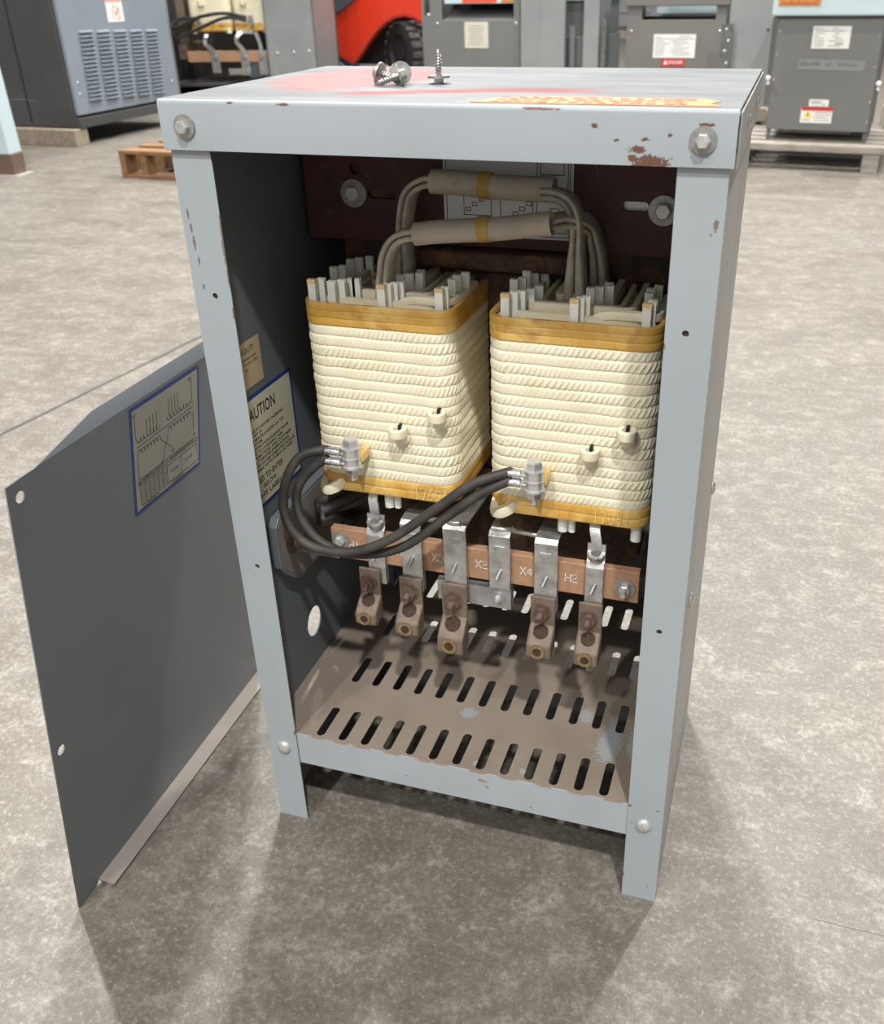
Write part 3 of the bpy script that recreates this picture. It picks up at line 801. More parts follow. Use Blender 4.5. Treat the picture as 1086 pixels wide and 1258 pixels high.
def lead(pts, name='taped_lead', w=.0095, t=.0024, gap=.0030, flare=1.0):
    o = None
    for k in (-1, 1):
        P = smooth_path(pts, 8)
        b = MB()
        # offset sideways so that two ribbons lie face to face
        Q = []
        for i, p in enumerate(P):
            tt = (P[min(i + 1, len(P) - 1)] - P[max(i - 1, 0)]).normalized(); nn = V((0, 1, 0)).cross(tt).normalized()
            Q.append(p + nn * gap * k * (1 + (flare - 1) * max(0, (.635 - p.z) / .06)))
        n0 = len(b.v); sec = [(-t, -w * .85), (-t * .5, -w), (t * .5, -w), (t, -w * .85), (t, w * .85), (t * .5, w), (-t * .5, w), (-t, w * .85)]
        b.sweep(Q, sec, up=(0, 1, 0))
        for i, p in enumerate(Q):
            g = 1 + (flare - 1) * max(0, (.635 - p.z) / .06)
            e_ = min(1.0, .62 + .38 * max(0, i / len(Q) - .12) / .3)
            for q in range(8):
                v = V(b.v[i * 8 + q]); c_ = p; dv = v - c_
                b.v[i * 8 + q] = (c_.x + dv.x * g, c_.y + dv.y * e_, v.z)
        oo = obj(name, b, 'tape', T, smooth=50)
lead([(.166, .120, .6415), (.150, .120, .6415), (.137, .120, .636), (.128, .121, .622), (.124, .122, .603), (.119, .123, .566)], w=.011, flare=1.2)
lead([(.170, .165, .680), (.150, .165, .679), (.136, .165, .670), (.130, .165, .652), (.127, .165, .625), (.125, .165, .566)], w=.012, flare=1.5)
lead([(.262, .155, .675), (.278, .155, .674), (.290, .155, .667), (.296, .154, .650), (.2965, .152, .62), (.297, .150, .566)], w=.012, flare=2.0)
lead([(.272, .13, .6555), (.290, .150, .654), (.303, .172, .645), (.309, .18, .625), (.312, .182, .60), (.314, .184, .566)], w=.012, flare=1.6)

# --- terminal board ----------------------------------------------------------
zb0, zb1 = .3005, .3365
bd = obj('terminal_board', MB().box((.053, .094, zb0), (.3795, .1035, zb1)), 'board', T, bev=.001)
bd['label'] = 'brown board engraved with terminal numbers'
ln = []
for s, x in (('H1', .073), ('X1', .1225), ('X3', .1665), ('X2', .2135), ('X4', .2605), ('H2', .3065)):
    ln += glyphs(s, x, .3145, .0054, .0088, .25)
strokes('engraved_numbers', bd, ln, 'white', (0, .094, 0), (1, 0, 0), (0, 0, 1), .0009, .0003)
for x, ln_ in ((.064, 0), (.366, .008)):
    hexbolt('board_bolt', bd, (x, .094, .323 if x < .1 else .3165), (0, -1, 0), .0058, .005, .0105, .0014, 'galvbolt', stud=ln_)
for x in (.058, .372):
    b = MB().cyl((x, .1036, .322), (x, .196, .318), .0055, n=16).cyl((x, .105, .322), (x, .112, .3215), .009, n=6)
    obj('board_standoff', b, 'darkalu', bd, smooth=40)

def strap(x, w, z0, ztop, kind):
    b = MB(); h = w / 2
    y = .0885
    t = .0016
    if kind == 'X':
        path = [(y, z0), (y, ztop - .012), (y - .001, ztop - .003), (y + .003, ztop), (y + .014, ztop + .001), (y + .09, ztop - .004)]
    else:
        path = [(y, z0), (y, .338), (y + .003, .343), (y + .006, .347), (y + .0065, ztop + .004)]
    pts = [(x, p[0], p[1]) for p in path]
    b.sweep(pts, [(-h, -t), (h, -t), (h, t), (-h, t)], up=(0, -1, .0001) if False else None) if False else None
    # build ribbon by hand
    pr = []
    for i, p in enumerate(path):
        a = path[max(i - 1, 0)]; c = path[min(i + 1, len(path) - 1)]
        tx, tz = c[0] - a[0], c[1] - a[1]; l = math.hypot(tx, tz); nx, nz = -tz / l, tx / l
        pr.append((p[0] + nx * t * .8, p[1] + nz * t * .8, p[0] - nx * t * .8, p[1] - nz * t * .8))
    outl = [(a[0], a[1]) for a in pr] + [(a[2], a[3]) for a in pr][::-1]
    n = len(outl); k = len(pr)
    vs = [(x - h, u, v) for u, v in outl] + [(x + h, u, v) for u, v in outl]
    fs = [(i, (i + 1) % n, n + (i + 1) % n, n + i) for i in range(n)]
    for q in range(k - 1):
        fs.append((q, q + 1, n - 2 - q, n - 1 - q)); fs.append((n + n - 1 - q, n + n - 2 - q, n + q + 1, n + q))
    b.add(vs, fs)
    # turned-back edges make it a shallow channel
    b.box((x + h - .0016, y - .001, z0), (x + h, y + .006, min(ztop - .006, .338)))
    o = obj('terminal_strap', b, 'alu', T, bev=.0005)
    # tie tongue
    obj('tongue', MB().cyl((x + .001, y, .3195), (x - .002, y - .006, .3110), .0024, .0022, 12), 'galv', o, smooth=40)
    obj('stamped_window', MB().box((x - .0055, y - .0022, .3435), (x + .0055, y - .001, .3475)), 'galv', o) if kind == 'X' else None
    return o

def lug(x, zt, zb, w, parent):
    y = .0865
    h = w / 2; H = zt - zb
    o = None
    b = MB().box((x - h, y - .0035, zt - H * .62), (x + h, y, zt))
    o = obj('cable_lug', b, 'lug', parent, bev=.0012)
    # barrel: bevelled block coming forward and down
    y1 = y - .020
    prof = [(y, zt - H * .50), (y - .004, zt - H * .50), (y1 + .003, zt - H * .66), (y1 - .002, zt - H * .72), (y1 - .003, zb + .003), (y1 + .003, zb), (y, zb + .004)]
    b = MB().prism(prof, lambda u, v, w_: (w_, u, v), x - h * 1.03, x + h * 1.03)
    obj('lug_barrel', b, 'lug', o, bev=.003, bseg=3)
    # oval wire opening on the top face
    p = V((x, (y - .004 + y1 + .003) / 2 + .0005, zt - H * .575)); nn = V((0, -.5, 1)).normalized()
    b = MB().dome(p + V((0, -.0005, .0006)), V((0, -.58, .81)), h * .62, .0006, 18, 3)
    obj('wire_opening', b, 'hole', o, smooth=60)
    for k in range(7):
        q = p + V((random.uniform(-.5, .5) * h, -.001, random.uniform(0, .0015)))
        pass
    # set screw facing front
    c = V((x - .0005, y1 - .0026, zb + H * .13 + .003)); ax = V((0, -1, .12)).normalized()
    b = MB().ring(c, ax, h * .60, h * .36, .0016, 24)
    so = obj('set_screw', b, 'brass', o, smooth=40)
    obj('hex_socket', MB().cyl(c + ax * .0001, c + ax * .0007, h * .38, n=6), 'hole', so)
    # fixing stud and nut in rust
    c = V((x - .001, y - .0034, zt - H * .26)); ax = V((0, -1, -.05)).normalized()
    b = MB().cyl(c, c + ax * .0014, h * .78, n=28).cyl(c + ax * .0014, c + ax * .0064, h * .58, n=6).cyl(c + ax * .0064, c + ax * .0145 + V((0, 0, -.0015)), h * .30, h * .27, 14)
    obj('fixing_nut', b, 'lugrust', o, smooth=35)
    return o
s = strap(.1065, .0195, .280, .356, 'H'); lug(.0985, .299, .2375, .0235, s)
s = strap(.1465, .0225, .278, .360, 'X'); lug(.1445, .2955, .233, .0255, s)
s = strap(.1935, .0245, .275, .362, 'X'); lug(.1925, .296, .219, .0275, s)
s = strap(.2405, .0220, .297, .362, 'X')
s = strap(.2880, .0235, .278, .361, 'X'); lug(.2865, .2975, .233, .0255, s)
s = strap(.3365, .0180, .282, .358, 'H'); lug(.3350, .299, .233, .0240, s)
# link bar from X3 to X2
lk = MB().box((.1725, .0895, .2715), (.2525, .0915, .2965)).box((.2510, .0895, .2715), (.2525, .0975, .2965)).box((.1725, .0895, .2950), (.2525, .097, .2965))
lo = obj('link_bar', lk, 'galv', T, bev=.0005)
hexbolt('link_nut', lo, (.2385, .0895, .2845), (0, -1, 0), .0040, .0032, .0072, .001, 'galvbolt', stud=.003)
# lead down to the H terminals
for x, xt in ((.1065, .104), (.3365, .334)):
    b = MB().sweep(smooth_path([(xt, .112, .394), (xt - .001, .1, .378), (x - .0005, .094, .366), (x, .0935, .351)], 6), [(-.005, -.0016), (.005, -.0016), (.005, .0016), (-.005, .0016)], up=(0, -1, 0) if False else None)
    b = MB()
    P = smooth_path([(xt, .112, .394), (xt - .001, .1, .378), (x - .0005, .094, .366), (x, .0935, .351)], 6)
    for i in range(len(P) - 1):
        pass
    vs = []; fs = []
    for p in P:
        vs += [p + V((-.005, -.0015, 0)), p + V((.005, -.0015, 0)), p + V((.005, .0015, 0)), p + V((-.005, .0015, 0))]
    for i in range(len(P) - 1):
        for k in range(4): fs.append((i * 4 + k, i * 4 + (k + 1) % 4, (i + 1) * 4 + (k + 1) % 4, (i + 1) * 4 + k))
    fs += [(3, 2, 1, 0), tuple(len(P) * 4 - 4 + k for k in range(4))]
    b.add(vs, fs)
    o = obj('coil_end_strip', b, 'alu', T, smooth=40)
    obj('soldered_collar', MB().ring((x, .0925, .350), (0, -.3, 1), .0088, .005, .004), 'alu', o, smooth=40)
# round wire running along behind the straps
b = MB().tube(smooth_path([(.160, .104, .3565), (.175, .1, .3605), (.188, .092, .3640), (.199, .0915, .3655)], 6), .0026, 10)
obj('solder_wire', b, 'alu', T, smooth=50)
b = MB().tube(smooth_path([(.232, .0915, .3655), (.244, .092, .3650), (.256, .1, .3600), (.276, .105, .3555)], 6), .0026, 10)
obj('solder_wire', b, 'alu', T, smooth=50)
# dull curled aluminium band under the left coil
b = MB()
P = smooth_path([(.075, .20, .3425), (.045, .155, .338), (.028, .134, .3365), (.0225, .124, .3365), (.0255, .116, .3365), (.036, .116, .3365), (.052, .136, .338), (.085, .195, .3425)], 7)
vs = []; fs = []
for p in P: vs += [p + V((0, 0, -.0135)), p + V((0, 0, .0135))]
for i in range(len(P) - 1): fs.append((2 * i, 2 * i + 2, 2 * i + 3, 2 * i + 1))
b.add(vs, fs)
o = obj('coil_strip_loop', b, 'darkalu', T, smooth=60)
sm = o.modifiers.new('s', 'SOLIDIFY'); sm.thickness = .0014

# --- mounting rail on the left wall
prof = [(.054, .351), (.063, .3585), (.28, .3585), (.28, .268), (.092, .268), (.076, .277), (.058, .295), (.054, .302)]
ro = obj('mounting_rail', MB().prism(prof, lambda u, v, w: (w, u, v), .0025, .0125), 'cover_in', T, bev=.001)
obj('rail_face', MB().prism([(.058, .349), (.065, .3545), (.27, .3545), (.27, .273), (.094, .273), (.079, .281), (.062, .297)], lambda u, v, w: (w, u, v), .0125, .0132), 'legin', ro)
b = MB().cyl((.0132, .082, .319), (.0150, .082, .319), .0125, n=28).cyl((.0150, .082, .319), (.0215, .082, .319), .0082, n=6).cyl((.0215, .082, .319), (.034, .082, .316), .0042, n=14)
obj('rail_bolt', b, 'lugrust', ro, smooth=35)
b = MB().box((.014, .094, .300), (.060, .101, .3075)).box((.030, .094, .2985), (.060, .108, .3005))
obj('board_arm', b, 'galv', ro, bev=.001)
ro2 = obj('mounting_rail', MB().prism([(.054, .351), (.063, .3585), (.28, .3585), (.28, .268), (.092, .268), (.076, .277), (.058, .295), (.054, .302)], lambda u, v, w: (w, u, v), W_ - .0125, W_ - .0025), 'cover_in', T, bev=.001)

# --- jumper cables and their bolts
P1 = [(0.0750, .0675, .4415), (0.0677, 0.068, 0.4408), (0.0483, 0.06, 0.4359), (0.0361, 0.05, 0.4169), (0.0316, 0.043, 0.3881), (0.04, 0.038, 0.3643), (0.0633, 0.036, 0.3484), (0.1029, 0.036, 0.3493), (0.1456, 0.04, 0.3688), (0.1943, 0.048, 0.4077), (0.2243, 0.056, 0.4311), (0.2538, 0.068, 0.441), (.258, .069, .4415)]
P2 = [(.0750, .0665, .4312), (0.0675, 0.066, 0.4302), (0.0481, 0.062, 0.4125), (0.039, 0.057, 0.3909), (0.047, 0.05, 0.3679), (0.0699, 0.046, 0.3473), (0.107, 0.045, 0.3417), (0.1543, 0.048, 0.3563), (0.2023, 0.054, 0.3968), (0.2307, 0.06, 0.4197), (0.254, 0.067, 0.4322), (.258, .068, .4327)]
for P, q in ((P1, .0047), (P2, .0047)):
    o = obj('jumper_cable', MB().tube(smooth_path(P, 8), q, 16), 'cable', T, smooth=60)
    zc0, zc1 = P[0][2], P[-1][2]
    for (xa, xb, zz, yy, ex) in ((.072, .0875, P[0][2], P[0][1], .096), (.2555, .2675, P[-1][2], P[-1][1], .279)):
        b = MB()
        b.sweep([(xa, yy, zz), (xa + (xb - xa) * .5, yy - .0003, zz), (xb, yy, zz - .0003)], [(.0052 * math.cos(2 * PI * k / 10), .0043 * math.sin(2 * PI * k / 10)) for k in range(10)], up=(0, 0, 1))
        b.box((xb - .002, yy - .0045, zz - .0014), (ex, yy + .0045, zz + .0010))
        b.box((xa + .006, yy - .0049, zz - .0026), (xa + .0095, yy - .003, zz + .0026))
        obj('crimp_lug', b, 'galv', o, bev=.0006, smooth=40)
for x, y in ((.0975, .070), (.2800, .070)):
    ax = (0, 0, 1)
    b = MB().cyl((x, y, .4475), (x, y, .4550), .0078, .0078, 6).cyl((x, y, .4550), (x, y, .4562), .0078, .0066, 6)
    b.cyl((x, y, .4460), (x, y, .4475), .0098, n=28)
    jb = obj('jumper_bolt', b, 'steel', T, smooth=30)
    b = MB().cyl((x, y, .4285), (x, y, .4458), .0092, n=26).cyl((x, y, .4362), (x, y, .4375), .0102, n=26)
    obj('ring_terminals', b, 'steel', jb, smooth=30)
    b = MB().cyl((x, y, .4265), (x, y, .4285), .0112, n=28)
    obj('washer', b, 'steel', jb, smooth=30)
    b = MB().cyl((x, y, .4185), (x, y, .4265), .0070, .0070, 6).cyl((x, y, .4120), (x, y, .4185), .0038, n=14)
    obj('nut', b, 'steel', jb, smooth=30)
    b = MB().box((x + .003, y - .000, .4310), (x + .0115, .089, .4415))
    tn = obj('coil_tail', b, 'amber', jb, bev=.002)

# ================================================================== REMOVED COVER leaning beside
Bc = V((-.141, -.175, 0)); e = V((-.02, 1, 0)).normalized(); Tp = V((-.078, -.1736, .5054)); up = (Tp - Bc); up = (up - e * up.dot(e)).normalized(); nn = e.cross(up)
CV = thing('cover_panel', 'removed dark grey steel front cover with wiring label, leaning left of the transformer', 'panel', tuple(Bc))
def cm(s, t, w=0):  # on-panel coordinates, relative to the thing's base
    return tuple(e * s + up * t + nn * w)
SW, HT = .405, .508
lead0 = .0
outline = [(0, .0012), (.030, .0012), (.034, .006), (SW, .006), (SW, HT), (.035, HT), (0, HT - .001)]
fp = curve_mesh('cover_sheet', [outline, circ(.014, .492, .0052), circ(.012, .217, .0052)], .0014, lambda u, v, w: cm(u, v, w), ['cover_in', 'side_out'], CV, two=lambda n_, c: 1 if n_.dot(nn) < -.5 else 0)
# bottom flange toward the transformer
f1 = MB().prism([(.033, .0007), (SW, .0007), (SW, .0195), (.033, .0195)], lambda u, v, w: cm(u, w, v), .0048, .0062)
# rest it on the floor: the flange's outer edge dips with the lean
obj('bottom_flange', f1, 'cover_edge', CV)
f2 = MB().prism([(.036, 0), (.118, .0140), (SW, .0140), (SW, 0)], lambda u, v, w: cm(u, HT + v * .90 - w * .44, -v * .44 - w * .9), -.0007, .0007)
obj('top_flange', f2, 'cover_in', CV)
wl = obj('wiring_label', MB().prism([(.155, .392), (.274, .392), (.280, .505), (.160, .505)], cm, .0008, .0011), 'blue', CV)
wl['label'] = 'silver wiring diagram label with blue border'
obj('label_face', MB().prism([(.1585, .396), (.2705, .396), (.2765, .501), (.1635, .501)], cm, .0011, .0013), 'cover_label', wl)
LO, LU, LW = tuple(e * .160 + up * .396 + nn * .0013), e, up
D = []
for k in range(12):
    cxs = .008 + k * .0036
def comb(x0, x1, z, n, down):
    out = []
    for k in range(n):
        a = x0 + (x1 - x0) * k / n; b2 = x0 + (x1 - x0) * (k + 1) / n; s_ = -1 if down else 1
        out.append([(a, z + .005 * s_), (a + .0008, z + .001 * s_), ((a + b2) / 2, z), (b2 - .0008, z + .001 * s_), (b2, z + .005 * s_)])
    return out
D += comb(.008, .045, .070, 7, False) + comb(.058, .100, .072, 7, False)
D += comb(.008, .045, .063, 7, True) + comb(.058, .100, .065, 7, True)
D += [[(.006, .098), (.006, .075), (.008, .072)], [(.104, .098), (.104, .074), (.1, .074)], [(.006, .060), (.006, .032)], [(.104, .062), (.104, .040)],
      [(.045, .058), (.064, .040)], [(.058, .058), (.046, .036)], [(.006, .0665), (.106, .0685)]]
for k in range(4): D += [[(.024 + k * .0055, .074), (.024 + k * .0055, .090)], [(.062 + k * .0055, .076), (.062 + k * .0055, .094)]]
D += [rc(.006, .004, .108, .032), [(.006, .028), (.108, .028)], [(.052, .004), (.052, .032)], [(.052, .024), (.108, .024)], [(.078, .004), (.078, .024)]]
for k in range(6): D.append([(.006, .0075 + k * .0036), (.052, .0075 + k * .0036)])
for k in range(5): D.append([(.014 + k * .0075, .004), (.014 + k * .0075, .028)])
strokes('diagram_lines', wl, D, 'ink', LO, LU, LW, .0006, .0002)
text('diagram_print', wl, [('H1', .003, .0985, .005, .003), ('H2', .1, .0985, .005, .003), ('X1', .003, .027, .005, .003), ('X4', .102, .035, .005, .003), ('X2', .062, .035, .005, .003), ('X3', .043, .031, .005, .003),
     ('PRIMARY VOLTS', .010, .0288, .036, .0024), ('SECONDARY VOLTS', .058, .0288, .044, .0024), ('X1-X4', .058, .0135, .014, .0026), ('X1-X3', .084, .0135, .014, .0026),
     ('CONNECT', .008, .0005, .028, .0026), ('TAPS', .058, .0005, .022, .0026)], 'ink', LO, LU, LW, .0002)
# pale scuffs on the cover
sc = []
rr_ = random.Random(5)
for k in range(46):
    cx_, cy_ = rr_.gauss(.19, .028), rr_.gauss(.135, .020)
    sc.append([(cx_, cy_), (cx_ + rr_.uniform(-.0025, .0025), cy_ + rr_.uniform(-.002, .002))])
for k in range(16):
    cx_, cy_ = rr_.gauss(.23, .02), rr_.gauss(.19, .012)
    sc.append([(cx_, cy_), (cx_ + rr_.uniform(-.0015, .0015), cy_ + rr_.uniform(-.0015, .0015))])
M['scuff'] = mat('pale_scuff', (.26, .26, .255), rough=.6)
strokes('scuff_marks', CV, sc, 'scuff', (0, 0, 0), e, up, .0006, .0009)

# ================================================================== screws on the cap
def tapping_screw(label, loc, rot, group=None):
    o = thing('tapping_screw', label, 'screw', loc, 0, 'tapping screws on the transformer top')
    o.rotation_euler = rot
    b = MB().cyl((0, 0, 0), (0, 0, .0045), .0042, .0042, 6)
    b.cyl((0, 0, .0045), (0, 0, .0062), .0094, .0090, 28)
    obj('hex_head', b, 'screw', o, smooth=30)
    b = MB().cyl((0, 0, .0062), (0, 0, .0235), .0019, .0017, 12).cyl((0, 0, .0235), (0, 0, .0262), .0017, .0003, 12)
    P = []
    for i in range(90):
        t = i / 89; r_ = .0024 if t < .85 else .0024 * (1 - (t - .85) / .2)
        P.append((r_ * math.cos(t * 2 * PI * 8), r_ * math.sin(t * 2 * PI * 8), .007 + .0175 * t))
    b.tube(P, .0006, 5)
    obj('threaded_shank', b, 'screw', o, smooth=50)
    return o
def aim(d): return V(d).to_track_quat('Z', 'Y').to_euler()
tapping_screw('hex-head tapping screw standing upright on its head on the transformer top', (.178, .135, TOP + .0001), (0, 0, .3))
tapping_screw('heaped tapping screw lying across the front, threaded tip pointing to the lower left', (.1575, .1125, TOP + .0096), aim((-.80, -.35, -.26)))
tapping_screw('heaped tapping screw at the left, round flange upright and hex head outward', (.1255, .1225, TOP + .0094), aim((.95, -.1, -.22)))
tapping_screw('heaped tapping screw at the right, broad flange facing the front', (.1485, .1225, TOP + .0096), aim((-.30, .93, -.24)))

# ================================================================== FLOOR
fl = obj('floor', MB().add([(-30, -12, 0), (30, -12, 0), (30, 45, 0), (-30, 45, 0)], [(0, 1, 2, 3)]), 'floor')
fl['kind'] = 'structure'
wb = obj('wall_back', MB().box((-30, 30, 0), (30, 30.2, 8)), 'bglight'); wb['kind'] = 'structure'

# ================================================================== BACKGROUND
def frame(O, dx, dy):
    a = math.atan2(dy, dx); return (O[0], O[1], 0), a
def panelbox(b, s0, z0, s1, z1, y0=0, y1=.02):
    b.box((s0, y0, z0), (s1, y1, z1)); return b

# --- A: tall louvred transformer on blocks at the left (front faces the open aisle)
loc, rz = frame((-3.616, 4.339), .025, 1)
A = thing('louvred_transformer', 'big charcoal transformer cabinet with a blue-grey louvred front, far left on wooden blocks', 'transformer', loc, rz)
# local x runs along the front, local y goes back (depth)
b = MB().box((0, .012, .10), (1.05, .86, 1.25))
obj('cabinet_body', b, 'bgdark', A, bev=.004)
b = MB().box((.022, -.012, .165), (1.045, .011, 1.25))
fpn = obj('louvred_front', b, 'bgblue', A, bev=.003)
obj('base_skid', MB().box((0, -.03, .095), (1.05, .011, .15)), 'bgdark', A, bev=.003)
for c_ in range(5):
    x0 = .135 + c_ * .157
    lv = MB()
    for r_ in range(17):
        z = .235 + r_ * .0228 - c_ * .006
        sh_ = (z - .235) * .07
        lv.prism([(0, 0), (-.016, 0.002), (-.016, .004), (0, .013)], lambda u, v, w: (w, -.012 + u, z + v), x0 + sh_, x0 + .115 + sh_)
    obj('louvre_column', lv, 'bgblue', fpn, smooth=40)
ws = obj('warning_label', MB().box((.445, -.0135, .645), (.600, -.0121, .80)), 'lwhite', fpn)
obj('warning_print', MB().box((.445, -.0145, .765), (.600, -.0136, .776)).box((.445, -.0145, .755), (.600, -.0136, .758)), 'redink', ws)
strokes('warning_symbol', ws, [[(.500, .66), (.500, .72), (.515, .735), (.53, .72)], [(.515, .70), (.535, .68), (.555, .73), (.56, .665), (.53, .66)], [(.525, .69), (.545, .71)]], 'redink', (0, -.0136, 0), (1, 0, 0), (0, 0, 1), .0045, .0006)
for s_, z in ((.072, .34), (.073, .277), (.99, .27)):
    obj('panel_screw', MB().dome((s_, -.012, z), (0, -1, 0), .009, .005, 12, 4), 'galv', fpn, smooth=60)
b = MB()
for yy in (.32, .47): b.box((-.004, yy, .12), (.002, yy + .008, 1.25))
obj('side_seam', b, 'blackpart', A)
obj('side_screw', MB().dome((-.0005, .51, .25), (-1, 0, 0), .012, .006, 12, 4), 'galv', A, smooth=60)
obj('side_scrape', MB().prism([(.50, .245), (.35, .250), (.22, .238), (.35, .253)], lambda u, v, w: (-.0006 + w, u, v), -.0006, .0001), 'galv', A)
cw = math.cos(rz); sw = math.sin(rz)
def woodblock(label, x0, y0, x1, y1, z1, frm, m='wood'):
    o = obj('wood_block', MB().box((0, 0, 0), (x1 - x0, y1 - y0, z1)), m, bev=.004)
    l, r_ = frm; o.rotation_euler = (0, 0, r_)
    o.location = (l[0] + x0 * math.cos(r_) - y0 * math.sin(r_), l[1] + x0 * math.sin(r_) + y0 * math.cos(r_), 0)
    return tag(o, label, 'wood block', 'wood blocks under the louvred transformer')
woodblock('weathered wood block under the near corner of the louvred charcoal transformer', -.055, -.02, .06, .52, .094, (loc, rz))
woodblock('yellowish wood block under the far left corner of the louvred charcoal transformer', -.055, .60, .06, .84, .094, (loc, rz), 'woodo')

# --- B: open transformer with yellow coils
loc, rz = frame((-4.2, 6.6), 1, .2)
Bt = thing('open_transformer', 'open grey transformer behind with two yellow coils, copper terminal board and black cables', 'transformer', loc, rz)
obj('enclosure_back', MB().box((-.30, .75, .0), (1.0, .77, 1.2)).box((-.32, .0, .0), (-.30, .77, 1.2)).box((-.30, .1, .10), (.6, .75, .12)), 'bgdark', Bt)
obj('enclosure_recess', MB().box((.24, .60, .10), (.62, .62, .34)), 'bgblue', Bt)
b = MB().box((.605, 0, 0), (1.005, .02, 1.2)).box((.605, 0, 0), (.625, .7, 1.2)).box((.985, 0, 0), (1.005, .7, 1.2))
pn = obj('front_panel', b, 'bglight', Bt, bev=.004)
for s_, z in ((.688, .345), (.822, .352), (.948, .359)):
    obj('panel_screw', MB().dome((s_, 0, z), (0, -1, 0), .012, .008, 12, 4), 'galv', pn, smooth=60)
obj('left_post', MB().box((-.215, .0, 0), (-.165, .02, 1.2)), 'bglight', Bt)
obj('core_support', MB().box((-.17, .12, .30), (-.10, .5, .42)).box((-.16, .16, .42), (-.09, .3, .9)), 'lug', Bt, bev=.01)
for x0, x1 in ((-.045, .300), (.318, .604)):
    c_ = winding('wound_coil', Bt, x0, .12, x1, .55, .05, .56, 1.0, 22, 'paper', crease=.001, bulge=.003, step=.02, rings=4, seed=3, inner=.03)
    winding('amber_band', c_, x0 - .002, .118, x1 + .002, .552, .05, .505, .56, 2, 'amber', crease=0, bulge=.003, step=.02, rings=4, seed=3, inner=.03)
    for (tx, tz) in ((.35, .73), (.7, .85)):
        xx = x0 + (x1 - x0) * tx
        obj('tap_loop', MB().ring((xx, .105, tz - .04), (0, 0, 1), .026, .014, .03, 14), 'layer', c_, smooth=50)
    for xx in (x0 + .03, x1 - .03): obj('bottom_spacer', MB().cyl((xx, .14, .49), (xx, .14, .53), .02, n=10), 'stick', c_)
tbb = obj('terminal_board', MB().box((-.075, .06, .285), (.600, .09, .365)), 'board', Bt, bev=.004)
for x, zt, zb_ in ((.155, .36, .205), (.400, .365, .185), (.545, .36, .19)):
    o = obj('terminal_strap', MB().box((x - .034, .050, zb_), (x + .034, .059, zt)), 'alu', Bt, bev=.003)
    obj('strap_bolt', MB().cyl((x, .05, .325), (x, .035, .325), .018, n=12).cyl((x, .05, zb_ + .03), (x, .043, zb_ + .03), .010, n=12), 'zinc', o, smooth=40)
obj('link_bar', MB().box((.255, .048, .19), (.434, .056, .235)), 'alu', Bt, bev=.002)
for P in ([(.155, .055, .36), (.09, .05, .42), (.10, .09, .49)], [(.400, .055, .365), (.355, .03, .44), (.40, .05, .50), (.48, .09, .50)], [(.545, .055, .36), (.53, .07, .43), (.50, .09, .50)]):
    obj('bent_lead', MB().sweep(smooth_path(P, 6), [(-.014, -.006), (.014, -.006), (.014, .006), (-.014, .006)], up=(0, 1, 0)), 'alu', Bt, smooth=50)
for dz in (0, -.075):
    P = [(.46, .03, .605 + dz * .3), (.30, .0, .635 + dz * .4), (.10, .0, .615 + dz), (-.05, .02, .56 + dz), (-.14, .05, .53 + dz), (-.17, .08, .56 + dz), (-.10, .1, .60 + dz), (.02, .1, .60)]
    obj('jumper_cable', MB().tube(smooth_path(P, 8), .013, 10), 'black', Bt, smooth=60)
for x in (.06, .48):
    obj('jumper_bolt', MB().cyl((x, .06, .545), (x, .06, .615), .020, n=12), 'galv', Bt, smooth=40)

# --- C: red forklift
loc, rz = frame((-3.2, 8.0), 1, 0)
Fk = thing('forklift', 'glossy red forklift with a black tyre behind the transformers', 'forklift', loc, rz)
arch = []
for a, z in ((-.281, .175), (-.232, .185), (-.16, .27), (-.08, .36), (.0, .44), (.09, .505), (.18, .545), (.27, .555), (.36, .535), (.45, .48), (.52, .40), (.56, .30)): arch.append((a, z))
body = [(-.95, 1.4), (-.95, .38), (-.64, .36), (-.47, .27)] + arch + [(.62, .28), (.95, .28), (.95, 1.4)]
b = MB().prism(body, lambda u, v, w: (u, w, v), 0, .12)
fo = obj('body_panel', b, 'forkred', Fk, bev=.03, bseg=4, smooth=40)
obj('inner_chassis', MB().box((-.9, .35, .15), (.95, 1.2, 1.3)), 'blackpart', Fk)
b = MB().prism([(-1.0, .34), (-.66, .34), (-.56, .30), (-.33, .165), (-.30, .13), (-1.0, .08)], lambda u, v, w: (u, w, v), -.04, .3)
obj('step_guard', b, 'forkgrey', Fk, bev=.02, smooth=40)
b = MB().prism([(-.46, .95), (-.45, .62), (-.40, .585), (-.33, .60), (-.10, .75), (-.05, .95)], lambda u, v, w: (u, w, v), -.03, .02)
obj('seat_shell', b, 'forkgrey', Fk, bev=.012, smooth=40)
obj('rear_recess', MB().box((-.72, -.02, .645), (-.50, .01, .72)), 'blackpart', Fk, bev=.008)
obj('recess_rim', MB().box((-.74, -.012, .63), (-.485, .006, .645)).box((-.50, -.012, .63), (-.485, .006, .9)), 'forkgrey', Fk, bev=.004)
obj('tail_lamp', MB().cyl((-.62, -.005, .42), (-.62, .01, .42), .04, n=20), 'blackpart', Fk, smooth=40)
